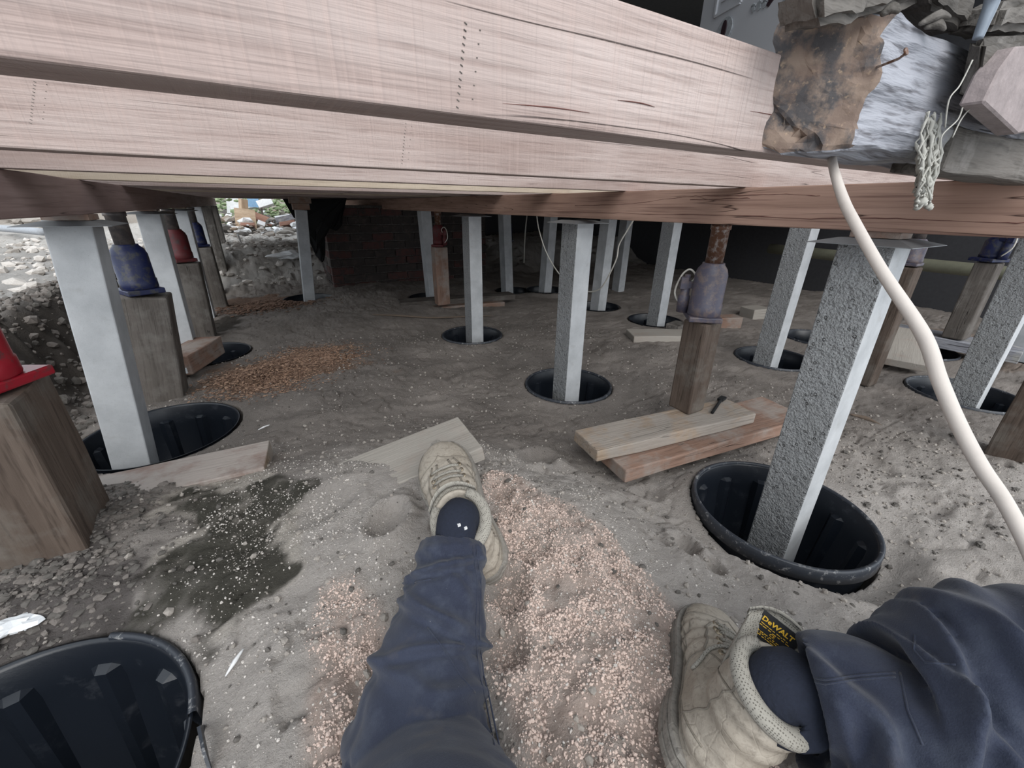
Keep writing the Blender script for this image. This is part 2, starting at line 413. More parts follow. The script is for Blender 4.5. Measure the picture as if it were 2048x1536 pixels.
def tube(name, pts, r, m, seg=10, n=8, parent=None, smooth=True):
    P = smoothpath(pts, n)
    if hasattr(r, '__len__'): r = np.interp(np.linspace(0, len(pts)-1, len(P)), range(len(pts)), r)
    V, Fc = tubegeo(P, r, seg); return meshobj(name, V, Fc, m, smooth, parent)
def Tm(x, y, z, rz=0): return Matrix.Translation((x, y, z)) @ Matrix.Rotation(rz, 4, 'Z')
def bx(V, Fc, c, s, R=None):
    b = len(V)
    for dx in (-1, 1):
        for dy in (-1, 1):
            for dz in (-1, 1):
                p = Vector((dx*s[0]/2, dy*s[1]/2, dz*s[2]/2))
                if R is not None: p = R @ p
                V.append(Vector(c)+p)
    for f in ((0, 1, 3, 2), (4, 6, 7, 5), (0, 4, 5, 1), (2, 3, 7, 6), (0, 2, 6, 4), (1, 5, 7, 3)): Fc.append(tuple(b+i for i in f))

# ------------------------------------------------------------------ ground
PITS = [  # x, y, rim z, radius, kind
 (1.225, .43, -.845, .25), (1.315, 1.60, -.895, .235), (1.28, 2.75, -.91, .23), (1.40, 3.98, -.85, .22),
 (-.455, 1.83, -.80, .255), (-.47, .55, -.705, .25), (-.40, 3.02, -.86, .23), (.33, 4.62, -.88, .24),
 (2.78, 1.29, -.90, .23), (3.10, .46, -.895, .24), (2.86, 2.36, -.90, .23), (2.78, 3.02, -.90, .22), (2.76, 3.90, -.88, .22),
 (3.62, 1.42, -.92, .22), (3.95, .92, -.92, .24), (4.45, .42, -.92, .23), (2.45, 4.12, -.90, .2)]
CP = [(.27, .52, -.665), (.22, .68, -.65), (.25, .88, -.65), (.05, 1.05, -.67), (.40, 1.02, -.68), (.1, .3, -.65), (-.12, .6, -.68), (-.45, .2, -.70), (-.2, .35, -.685), (-.72, .6, -.70),
 (-.25, .9, -.69), (-.5, 1.0, -.67), (-.5, 1.25, -.68), (-.25, 1.3, -.735), (0, 1.3, -.74), (.2, 1.3, -.76), (.1, 1.6, -.80), (-.45, 1.55, -.79), (-.1, 1.8, -.80), (-.75, 1.7, -.78),
 (.60, .95, -.76), (.85, .8, -.845), (.52, .62, -.66), (.45, .42, -.645), (.33, .12, -.635), (.60, .25, -.71), (.40, .25, -.635), (.68, .42, -.72), (.72, .62, -.76), (.78, .2, -.73), (1.0, .05, -.80), (.9, .45, -.83),
 (1.25, .42, -.875), (1.0, 1.1, -.87), (1.3, 1.6, -.905), (.7, 1.4, -.86), (.5, 1.8, -.85), (.3, 2.6, -.84), (1.27, 2.74, -.915), (.5, 3.5, -.85), (.85, 4.3, -.80), (1.4, 4.0, -.86),
 (2.8, 3, -.91), (2.78, 1.3, -.91), (3, .5, -.91), (2.2, .1, -.86), (1.7, .6, -.875), (5, 1, -.95), (5, 4, -.95), (7, 2, -.95), (2, 2, -.9), (-.4, 3, -.86), (-.3, 4.4, -.88), (.3, 4.7, -.885),
 (0, -.4, -.66), (-.6, -.5, -.7), (.8, -.5, -.74), (1.6, -.5, -.82), (3, -.6, -.88), (.2, 6, -.9), (3, 6, -.95), (6, 6, -.95)]
cp = np.array(CP)
def _tps(r2): return np.where(r2 > 1e-12, r2*np.log(np.maximum(r2, 1e-12)), 0)
_d = ((cp[:, None, :2]-cp[None, :, :2])**2).sum(2); n = len(cp)
A = np.zeros((n+3, n+3)); A[:n, :n] = _tps(_d)+np.eye(n)*.01; A[:n, n] = 1; A[:n, n+1:] = cp[:, :2]; A[n, :n] = 1; A[n+1:, :n] = cp[:, :2].T
_w = np.linalg.solve(A, np.concatenate([cp[:, 2], [0, 0, 0]]))
def G(x, y, fine=True):
    x = np.atleast_1d(np.asarray(x, float)); y = np.atleast_1d(np.asarray(y, float)); sh = x.shape; x = x.ravel(); y = y.ravel()
    xc, yc = np.clip(x, -1.2, 7), np.clip(y, -.7, 6)
    z = _w[n]+_w[n+1]*xc+_w[n+2]*yc
    for i in range(n): z += _w[i]*_tps((xc-cp[i, 0])**2+(yc-cp[i, 1])**2)
    z = np.clip(z, -1.0, -.55)
    # flatten round the buried tubs
    for (px, py, pz, pr) in PITS:
        r = np.hypot(x-px, y-py); k = 1-sst(pr+.01, pr+.12, r)
        tgt = pz-.004
        if (px, py) == (1.225, .43): tgt = pz - .012 - .05*sst(.1, -.25, (x-px)*.5+(y-py)*.9)
        z = z*(1-k)+tgt*k
    nearpit = np.ones_like(x)
    for (px, py, pz, pr) in PITS: nearpit = np.minimum(nearpit, sst(pr, pr+.10, np.hypot(x-px, y-py)))
    # tracks and hollows
    rid = 1-np.abs(fbm2(x*3.1+2, y*4.3, 2, 31))*3.2
    z = z + nearpit*(.022*noise2(x*3.3, y*3.3, 3)+.016*noise2(x*9, y*9, 5)) - .012*np.clip(rid-.55, 0, 1)*nearpit
    # bank on the left and rising ground at the back
    e = .10*fbm2(y*2.2, x*1.0, 3, 40)+.05*noise2(y*11, x*11, 42)+.02*noise2(y*30, x*30, 43)
    k = sst(-.80, -1.02, x+e); z = z*(1-k)+(-.46+.03*noise2(x*2, y*2, 8)+.03*noise2(x*9, y*13, 9)+.02*np.abs(noise2(x*22, y*30, 10))+.02*np.clip(-x-1, 0, 4))*k
    kb = sst(5.2, 6.4, y+.5*fbm2(x*1.3, y*.8, 3, 50)-.35*sst(.2, -.4, x)*0); z = z*(1-kb)+(-.56+.05*noise2(x*1.7, y*1.7, 11))*kb
    z += (.09*np.abs(noise2(x*3, y*5, 12))+.07*np.abs(noise2(x*8, y*11, 14))+.03*noise2(x*20, y*22, 13))*sst(4.6, 5.6, y)
    # foot dents
    for (dx, dy, da, db, rot, dp) in DENTS:
        c, s = math.cos(rot), math.sin(rot); u = ((x-dx)*c+(y-dy)*s)/da; v = (-(x-dx)*s+(y-dy)*c)/db; q = u*u+v*v
        z += -dp*np.exp(-q**2)+dp*.45*np.exp(-((np.sqrt(q)-1.45)/.3)**2)
    if fine:
        pk = pinkmask(x, y)
        z += nearpit*(.008*noise2(x*26, y*26, 15)+.005*noise2(x*55, y*55, 17)+.004*noise2(x*110, y*110, 18)-.012*np.clip(1-np.abs(noise2(x*13+3*noise2(x*5, y*5, 2), y*17, 21))*14, 0, 1)*(noise2(x*4, y*4, 25) > 0))
        z += pk*(.022*noise2(x*24, y*24, 19)+.010*noise2(x*80, y*80, 23)+.014*np.abs(noise2(x*14, y*20, 29)))
        z += (1-sst(0, .25, np.abs(np.hypot(x+.35, y-1.0)-.15)))*.006*noise2(x*70, y*70, 77)
    return z.reshape(sh)
def onG(px, py, it=12):
    z = -.75; d = ray(px, py)
    for _ in range(it):
        p = d*(z/d.z); z = .5*z+.5*float(G(p.x, p.y, False)[0])
    return d*(z/d.z)
DENTS = []
def pinkmask(x, y):
    e = .05*fbm2(x*14, y*14, 3, 61)
    a = 1-sst(.75, 1.1, np.hypot((x-.40)/.15, (y-.42)/.34)+e*3)
    a = np.maximum(a, 1-sst(.75, 1.1, np.hypot((x-.30)/.16, (y-.20)/.30)+e*3))
    c = 1-sst(.7, 1.1, np.hypot((x+.0)/.085, (y-.33)/.33)+e*3)
    c2 = 1-sst(.7, 1.1, np.hypot((x-.42)/.08, (y-.66)/.16)+e*3)
    return np.clip(np.maximum(np.maximum(a, c), c2), 0, 1)
for q in [(1075, 915, .09, .05, .5, .03), (775, 1040, .05, .035, .9, .03), (1120, 935, .05, .04, 0, .015), (1370, 1090, .06, .03, .8, .028), (1420, 1130, .035, .025, .8, .022),
          (1300, 985, .05, .04, .3, .014), (1240, 1000, .04, .03, .9, .012), (900, 740, .14, .07, .2, .012), (760, 740, .13, .07, -.3, .012), (1000, 740, .13, .06, .6, .012), (850, 800, .1, .05, .1, .012),
          (1850, 1010, .08, .05, .3, .012), (1750, 930, .06, .04, 1, .01), (650, 1010, .07, .05, .4, .012), (1180, 690, .15, .08, .3, .014), (1000, 980, .05, .03, 1.2, .018), (1010, 1180, .05, .035, 1.5, .025), (1005, 1290, .045, .03, 1.5, .025)]:
    p = onG(q[0], q[1], 8); DENTS.append((p.x, p.y)+q[2:])

def ground():
    def axis(lo, hi, c, d0, g, n):
        def side(L, sgn):
            out = [0]; d = d0
            while out[-1] < L: out.append(out[-1]+d); d = min(d0*(1+out[-1]*g), .25)
            return [c+sgn*v for v in out[1:]]
        return np.array(sorted(side(c-lo, -1)+[c]+side(hi-c, 1)))
    xs = axis(-7, 9, .35, .0055, 1.0, 0); ys = axis(-1.2, 17, .5, .0055, .8, 0)
    X, Y = np.meshgrid(xs, ys); Z = G(X, Y)
    dx = np.gradient(xs)[None, :]+0*X; dy = np.gradient(ys)[:, None]+0*X; cell = np.maximum(dx, dy)
    for (px, py, pz, pr) in PITS:
        r = np.hypot(X-px, Y-py)+1e-9; R = pr+.004
        ins = r < R
        k = np.where(ins, np.maximum(R, r)/r, 1.0)
        rim = ins & (r > R-1.6*cell)
        f = np.where(rim, R/r, 1.0)
        out = (~ins) & (r < R+1.6*cell)
        f = np.where(out, (R+(r-R)**2/(1.6*cell))/r, f)
        X = px+(X-px)*f; Y = py+(Y-py)*f; Z = np.where(ins, pz-.62, Z)
    V = np.stack([X, Y, Z], 2).reshape(-1, 3); nx = len(xs); ny = len(ys)
    i = np.arange(nx-1)[None, :]+np.arange(ny-1)[:, None]*nx; Fq = np.stack([i, i+1, i+1+nx, i+nx], 2).reshape(-1, 4)
    me = npmesh('ground', V, Fq, 'ground'); o = link(bpy.data.objects.new('ground', me)); o['kind'] = 'structure'
    x, y, z = V[:, 0], V[:, 1], V[:, 2]
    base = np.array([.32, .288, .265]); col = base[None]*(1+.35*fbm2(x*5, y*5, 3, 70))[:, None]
    def lay(c, k):
        nonlocal col
        k = np.clip(k, 0, 1)[:, None]; col = col*(1-k)+np.array(c)[None]*k
    def blob(cx, cy, rx, ry, rot, n=.35, s=80, f=9):
        c, sn = math.cos(rot), math.sin(rot); u = ((x-cx)*c+(y-cy)*sn)/rx; v = (-(x-cx)*sn+(y-cy)*c)/ry
        return 1-sst(.8, 1.1, np.hypot(u, v)+n*fbm2(x*f, y*f, 4, s)*2)
    fg = sst(1.45, .8, y+.4*np.abs(x-.2))     # paler dry sand in front; also paints the light falling off under the house
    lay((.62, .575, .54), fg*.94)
    lay((.66, .53, .465), pinkmask(x, y)*(.75+.5*fbm2(x*30, y*30, 3, 99)))
    lay((.62, .57, .51), blob(-.2, 1.0, .12, .30, .2, .5, 82)*.8)
    for (a, bb, cx, cy, rx, ry, rot) in [(0, 0, *onG(470, 1050)[:2], .17, .19, .3), (0, 0, *onG(330, 1190)[:2], .16, .13, .6), (0, 0, *onG(520, 1120)[:2], .07, .09, 0)]:
        lay((.10, .095, .08), blob(cx, cy, rx, ry, rot, .55, 84, 11)*(1.0+.7*fbm2(x*30, y*30, 3, 97)))
    p = onG(60, 1150); lay((.15, .135, .13), blob(p.x, p.y, .16, .30, .1, .4, 86, 10)*.9)
    p = onG(450, 640); lay((.07, .06, .05), blob(p.x, p.y, .25, .35, 0, .6, 88, 5)*.9)
    p = onG(480, 610); lay((.26, .155, .105), blob(p.x+.05, p.y+.15, .45, .22, 0, .4, 90, 5)*.8)
    p = onG(590, 735); lay((.30, .19, .13), blob(p.x, p.y, .38, .30, .2, .4, 92, 6)*.8)
    p = onG(1900, 690); lay((.25, .19, .15), blob(p.x, p.y, .5, .5, 0, .5, 94, 4)*.6)
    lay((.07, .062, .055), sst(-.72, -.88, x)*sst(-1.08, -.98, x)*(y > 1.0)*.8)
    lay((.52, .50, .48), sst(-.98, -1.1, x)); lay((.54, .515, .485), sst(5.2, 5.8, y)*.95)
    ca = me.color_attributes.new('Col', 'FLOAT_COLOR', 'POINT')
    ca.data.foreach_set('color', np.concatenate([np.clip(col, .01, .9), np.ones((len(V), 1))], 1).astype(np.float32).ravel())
    return o
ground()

# scattered crumbs, chips: uncountable stuff
ICO = None
def scatter(name, P, size, m, label, cat, flat=.8, stuffmats=None, seed=1, long=1.0):
    global ICO
    r = np.random.default_rng(seed)
    if ICO is None:
        bm = bmesh.new(); bmesh.ops.create_icosphere(bm, subdivisions=1, radius=1); ICO = (np.array([v.co[:] for v in bm.verts]), np.array([[v.index for v in f.verts] for f in bm.faces])); bm.free()
    bv, bf = ICO; k = len(P); V = np.repeat(bv[None], k, 0)*(1+.5*(r.random((k, len(bv), 1))-.5))
    V *= size[:, None, None]*np.stack([long*(.7+.6*r.random(k)), .7+.6*r.random(k), flat*(.6+.8*r.random(k))], 1)[:, None, :]
    a = r.random(k)*6.28; t = (r.random(k)-.5)*.9
    c, s = np.cos(t)[:, None], np.sin(t)[:, None]; y, z = V[..., 1].copy(), V[..., 2].copy(); V[..., 1] = y*c-z*s; V[..., 2] = y*s+z*c
    c, s = np.cos(a)[:, None], np.sin(a)[:, None]; x, y = V[..., 0].copy(), V[..., 1].copy(); V[..., 0] = x*c-y*s; V[..., 1] = x*s+y*c
    V += P[:, None, :]; Fc = bf[None]+(np.arange(k)*len(bv))[:, None, None]
    me = npmesh(name, V.reshape(-1, 3), Fc.reshape(-1, 3), m, False); o = link(bpy.data.objects.new(name, me))
    if stuffmats:
        for q in stuffmats: me.materials.append(M[q])
        idx = np.repeat(r.integers(0, len(stuffmats)+1, k), len(bf)); me.polygons.foreach_set('material_index', idx.astype(np.int32))
    return setp(o, label, cat, None, 'stuff')
def freepit(x, y, m=.0):
    ok = np.ones(len(x), bool)
    for (px, py, pz, pr) in PITS: ok &= np.hypot(x-px, y-py) > pr+m+.006
    return ok
r = np.random.default_rng(3)
x = r.uniform(-.12, .62, 90000); y = r.uniform(-.05, .85, 90000); k = (pinkmask(x, y)*(.6+1.1*fbm2(x*18, y*18, 3, 98)) > r.random(90000)*.8+.1) & freepit(x, y); x, y = x[k], y[k]
sz = .0010+.0019*r.random(len(x))**4
scatter('sand_crumbs', np.stack([x, y, G(x, y)+sz*.3], 1), sz, 'clod_pink', 'pinkish crumbly sand loose between the two legs', 'sand', .9, ['clod_pink'], 4)
x = np.concatenate([r.uniform(-.8, 2.3, 9000), r.normal(1.8, .5, 2500)]); y = np.concatenate([r.uniform(.1, 3.0, 9000), r.normal(.3, .35, 2500)]); k = freepit(x, y) & (x > -.8) & (y > -.3); x, y = x[k], y[k]
sz = .0018+.006*r.random(len(x))**5
scatter('soil_clods', np.stack([x, y, G(x, y)+sz*.2], 1), sz, 'clod_grey', 'small grey and dark clods strewn over the dug sand', 'soil', .8, ['clod_grey', 'clod_dark'], 5)
yb_ = r.uniform(.9, 6, 3500); xb_ = r.uniform(-1.12, -.72, 3500); sb_ = .004+.020*r.random(3500)**2.5
scatter('bank_clods', np.stack([xb_, yb_, G(xb_, yb_)+sb_*.2], 1), sb_, 'clod_dark2', 'crumbling clods over the cut bank behind the left row of posts', 'soil', .8, ['clod_dark', 'clod_dark2'], 15)
x = np.concatenate([r.uniform(-4, -1.1, 3000), r.uniform(-1.3, 1.2, 1500)]); y = np.concatenate([r.uniform(1.5, 9, 3000), r.uniform(5.4, 9, 1500)]); s4 = .006+.045*r.random(4500)**4
scatter('spoil_clods', np.stack([x, y, G(x, y)+s4*.2], 1), s4, 'clod_pale', 'pale lumps over the bright ground outside the building at the left and back', 'soil', .6, ['clod_grey', 'clod_pale'], 17)
p = onG(60, 1130); x = r.normal(p.x, .10, 2500); y = r.normal(p.y, .18, 2500); k = freepit(x, y); x, y = x[k], y[k]; sz = .003+.008*r.random(len(x))**3
scatter('dark_soil_crumbs', np.stack([x, y, G(x, y)+sz*.1], 1), sz, 'clod_dark', 'dark lumpy soil in front of the large timber post at the left', 'soil', .5, ['clod_dark2'], 6)
x = np.concatenate([r.uniform(-.35, .75, 26000), r.normal(-.17, .13, 12000)]); y = np.concatenate([r.uniform(.0, 1.05, 26000), r.normal(.98, .22, 12000)])
k = freepit(x, y) & (y > 0) & (y < 1.5); x, y = x[k], y[k]; k = (noise2(x*12, y*12, 88)+.25 > r.random(len(x))*.8-.1) & (x > -.34+.42*r.random(len(x))); x, y = x[k], y[k]; sz = .0007+.0020*r.random(len(x))**4
scatter('fine_sand_crumbs', np.stack([x, y, G(x, y)+sz*.3], 1), sz, 'clod_pale', 'fine pale crumbs over the sand in front, around the dark damp patch', 'sand', .8, ['clod_pale', 'clod_grey', 'clod_pale'], 16)
pc = onG(575, 735)
x = np.concatenate([r.normal(pc.x-.1, .12, 12000), r.normal(pc.x+.17, .12, 9000)]); y = np.concatenate([r.normal(pc.y-.08, .12, 12000), r.normal(pc.y+.16, .11, 9000)])
k = freepit(x, y); x, y = x[k], y[k]; mound = .035*np.exp(-((x-pc.x+.12)**2+(y-pc.y+.05)**2)/.02); sz = .0015+.0042*r.random(len(x))**2
scatter('wood_shavings', np.stack([x, y, G(x, y)+mound*r.random(len(x))+.002], 1), sz, 'shaving', 'heap of orange brown wood shavings on the sand right of the short red block', 'wood shavings', .22, ['shaving_dark'], 7, 1.5)
x = r.normal(-.02, .22, 2500); y = r.normal(4.35, .14, 2500); k = freepit(x, y); x, y = x[k], y[k]; sz = .005+.007*r.random(len(x))
scatter('sawdust_pile', np.stack([x, y, G(x, y)+.03*r.random(len(x))*np.exp(-(x**2)/.1)], 1), sz, 'shaving_dark', 'dull orange sawdust patch farther back beside the left row of stumps', 'sawdust', .3, None, 8, 1.4)

# ------------------------------------------------------------------ house shell
def struct_box(name, lo, hi, m):
    V, Fc = [], []; bx(V, Fc, [(a+b)/2 for a, b in zip(lo, hi)], [b-a for a, b in zip(lo, hi)])
    o = meshobj(name, V, Fc, m); o['kind'] = 'structure'; return o
HJ = .058; JD = .088
YB = 7.75
struct_box('floor', (-.56, 2.3, HJ+JD+.002), (6.0, YB, HJ+JD+.024), 'boards_floor')
struct_box('wall_left', (-.66, .80, HJ+JD+.024), (-.56, YB, 2.7), 'dark_wall')
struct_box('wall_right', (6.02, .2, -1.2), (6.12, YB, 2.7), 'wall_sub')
struct_box('wall_back', (-.56, 6.2, HJ+JD+.024), (6.0, 6.3, 2.7), 'dark_wall')
struct_box('ceiling', (-.66, -.1, 2.4), (6.12, YB, 2.45), 'room_ceiling')  # unseen ceiling, lowered and run out over the front to darken the space below
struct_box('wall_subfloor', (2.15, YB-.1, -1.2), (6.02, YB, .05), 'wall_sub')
# joists
JY = [.306+.487*k for k in range(15)]
for k, yy in enumerate(JY):
    L0, L1 = (-.60 if k else -.9), (5.9 if k else 3.2)
    lab = ('pale pink rough sawn joist crossing the top of the view, nearest of the joists' if k == 0 else
           'second joist from the front, its lower edge just under the near pink joist' if k == 1 else
           'third joist from the front, a narrow pink strip under the second' if k == 2 else
           'fourth joist, yellowish sawn face above the left bearer' if k == 3 else
           ['fifth','sixth','seventh','eighth','ninth','tenth','eleventh','twelfth','thirteenth','fourteenth','fifteenth'][k-4]+' joist from the front, a thin far strip under the house')
    o = beam('floor_joist', (L0, yy+.0215, HJ+JD/2), (L1, yy+.0215, HJ+JD/2), .043, JD, 'joist_b' if k in (3, 6) else 'joist', res=.045 if k < 2 else .2, bev=.002, amp=.0006 if k < 2 else 0, seed=k)
    setp(o, lab, 'joist', 'far floor joists under the house' if k > 3 else None)
def fingerjoint(joist, u, v0, v1, Y):
    V, Fc = [], []; nn_ = 13
    for i in range(nn_):
        v = v0+(v1-v0)*(i+.5)/nn_; c = ony(u-(v-v0)*.10, v, Y); bx(V, Fc, c, (.0020, .0010, .0006), Matrix.Rotation(.5, 3, 'Y'))
        if i % 2: bx(V, Fc, c+Vector((.011, 0, .002)), (.0010, .0010, .0005))
    adopt(meshobj('finger_joint', V, Fc, 'weathered_dark'), joist)
js = [o for o in COL.objects if o.name.startswith('floor_joist')]
fingerjoint(js[0], 932, 40, 222, JY[0]-.0002); fingerjoint(js[1], 812, 244, 330, JY[1]-.0002); fingerjoint(js[1], 70, 160, 250, JY[1]-.0002)
# bearers
def bearer(x0, x1, xb0, y0, y1, z0, z1, m, label):
    o = beam('bearer', ((x0+x1)/2, y0, (z0+z1)/2), ((x0+x1)/2, y1, (z0+z1)/2), x1-x0, z1-z0, m, res=.05, bev=.003, amp=.0008, seed=3)
    return setp(o, label, 'bearer')
bearer(1.27, 1.36, 0, -.4, 7.6, -.047, HJ-.0005, 'bearer', 'long reddish hardwood bearer running back across the right half on concrete stumps')
bearer(-.50, -.41, 0, -.3, 7.6, -.034, HJ-.0005, 'bearer_left', 'dusky red bearer at the left running back over the left row of stumps')
bearer(2.78, 2.87, 0, -.3, 7.5, -.047, HJ-.0005, 'bearer', 'shaded bearer behind the right hand bearer carrying the second row of stumps')
bearer(3.9, 3.99, 0, -.3, 7.5, -.047, HJ-.0005, 'bearer', 'dark bearer deep under the house over the third row of stumps')
rb = [o for o in COL.objects if o.name.startswith('bearer')][0]
for pts_ in (((1150, 411), (1250, 408), (1340, 397), (1400, 392), (1480, 391), (1560, 388), (1640, 392)), ((1000, 424), (1150, 424), (1300, 428), (1450, 430), (1600, 437), (1750, 436), (1900, 441), (2048, 446)), ((1380, 400), (1440, 398), (1500, 396))):
    P = [onx(u, v, 1.2698) for u, v in pts_]; P = [p+Vector((0, 0, random.uniform(-.0012, .0012))) for p in smoothpath(P, 7)]
    V, Fc = tubegeo(P, [random.uniform(.0004, .0013) for _ in P], 5); adopt(meshobj('crack', V, Fc, 'crack', True), rb)
jj = [o for o in COL.objects if o.name == 'floor_joist'][0]
for pts_ in (((1005, 207), (1070, 212), (1120, 217), (1180, 226)), ((1235, 200), (1280, 206), (1310, 214)), ((1500, 222), (1545, 230), (1590, 240))):
    P = smoothpath([ony(u, v, JY[0]-.0002) for u, v in pts_], 6); V, Fc = tubegeo(P, [math.sin(0)+.0001+.0004*math.sin(math.pi*i/(len(P)-1)) for i in range(len(P))], 5); adopt(meshobj('crack', V, Fc, 'crack', True), jj)
# packers on the middle stump
o = beam('packer_block', (.31, 4.5, HJ-.028), (.49, 4.5, HJ-.028), .13, .055, 'packer_red', res=.1); setp(o, 'reddish packing block above the lone bluish stump, upper of two', 'packer')
o = beam('packer_block', (.33, 4.5, HJ-.083), (.47, 4.5, HJ-.083), .12, .053, 'packer_red', res=.1); setp(o, 'pale red packing block resting on the lone stump left of the brickwork, lower of two', 'packer')

# ------------------------------------------------------------------ stumps
def stump(top, bot, label, pit=True, cap=None, w=.098, d=.118, group=None, pack=None):
    top, bot = Vector(top), Vector(bot)
    for (px, py, pz, prr) in PITS:      # stands on the floor of its tub
        if math.hypot(bot.x-px, bot.y-py) < prr: zb_ = pz-.4545; bot = top+(bot-top)*((zb_-top.z)/(bot.z-top.z))
    t = thing('concrete_stump', label, 'stump', tuple(bot), group)
    beam('shaft', bot, top, d, w, 'concrete', up=(-1, 0, 0), res=.1, bev=.004, amp=.0006, parent=t, m2=('concrete_pit', 'top') if pit else None)
    if cap:
        # folded sheet metal cap plate with pointed ears
        V, Fc = [], []; c = top; hw = .105
        sh = [(-hw, -hw, -.012), (hw, -hw, -.012), (hw, hw, -.012), (-hw, hw, -.012), (-.052, -.062, 0), (.052, -.062, 0), (.052, .062, 0), (-.052, .062, 0)]
        for q in sh: V.append(c+Vector(q)+Vector((0, 0, .002)))
        for q in sh: V.append(c+Vector(q)+Vector((0, 0, .0005)))
        for a, b_ in ((0, 1), (1, 2), (2, 3), (3, 0)):
            Fc.append((a, b_, b_+4, a+4)); Fc.append((a+8, a+12, b_+12, b_+8)); Fc.append((a, a+8, b_+8, b_))
        Fc.append((4, 5, 6, 7)); Fc.append((15, 14, 13, 12))
        meshobj('cap_plate', V, Fc, 'galv', False, t)['label'] = 'thin grey metal cap plate'
    if pack:
        zb, ww = pack
        V, Fc = [], []; bx(V, Fc, (top.x, top.y-.005, (top.z+.003+zb)/2), (ww, .1, zb-top.z-.004)); meshobj('packer', V, Fc, 'packer_red', False, t)['label'] = 'thin reddish timber packer'
    return t
zb = -.047
stump((1.315, .455, zb-.018), (1.315, .445, -1.32), 'large pitted concrete stump at the right standing in the open black tub', cap=True, pack=(zb, .07))
stump((1.315, 1.612, zb-.012), (1.315, 1.615, -1.35), 'pitted concrete stump in the centre with a smooth right face, in the middle black tub', cap=True)
stump((1.315, 2.78, zb-.010), (1.315, 2.785, -1.35), 'concrete stump left of the centre one, farther back in its round black hole', cap=True)
stump((1.40, 4.0, zb-.002), (1.44, 4.0, -1.3), 'dim concrete stump in front of the brickwork, left of the brown timber prop', pit=False)
zl = -.034
lx = -.46
stump((lx, 1.775, zl-.02), (lx-.125, 1.775, -1.25), 'large smooth pale concrete stump at the left leaning down to the right', pit=False, w=.104, pack=(zl, .10), cap=True)
stump((lx, 2.95, zl-.012), (lx-.05, 2.95, -1.30), 'second concrete stump of the left row, behind the short red block', pit=False, cap=True, pack=(zl, .08))
stump((lx, 4.12, zl-.012), (lx-.03, 4.12, -1.3), 'third concrete stump of the left row, between the red and blue jacks', pit=False, cap=True, pack=(zl, .08))
for k in range(3):
    stump((lx, 5.29+1.17*k, zl-.002), (lx-.02, 5.29+1.17*k, -1.3), ['fourth','fifth','sixth'][k]+' concrete stump of the left row, dim and far back', pit=False, group='far stumps of the left row')
stump((.40, 4.56, -.053), (.285, 4.56, -1.4), 'lone bluish concrete stump left of the brickwork under packing blocks', pit=False)
stump((2.72, 1.29, zb), (2.655, 1.275, -1.35), 'pitted concrete stump behind the large right one, between it and the worn blue jack')
stump((2.82, 2.30, zb), (2.80, 2.30, -1.35), 'dim concrete stump just left of the worn blue jack')
stump((2.78, 2.97, zb), (2.73, 2.97, -1.35), 'shaded concrete stump directly right of the central one', pit=False)
stump((2.76, 3.84, zb), (2.70, 3.84, -1.3), 'dark concrete stump left of the central one beside the hanging cable', pit=False)
stump((2.34, 4.12, zb), (2.40, 4.12, -1.3), 'dark narrow concrete stump at the right end of the brickwork', pit=False)
stump((3.72, 3.68, zb), (3.70, 3.68, -1.3), 'dim concrete stump inside the right loop of the thin cable', pit=False)
stump((2.93, .43, zb-.01), (3.03, .435, -1.35), 'bluish pitted concrete stump at the right edge in its black tub')
stump((4.3, .5, zb), (4.35, .5, -1.35), 'concrete stump beyond the right edge post', pit=False)

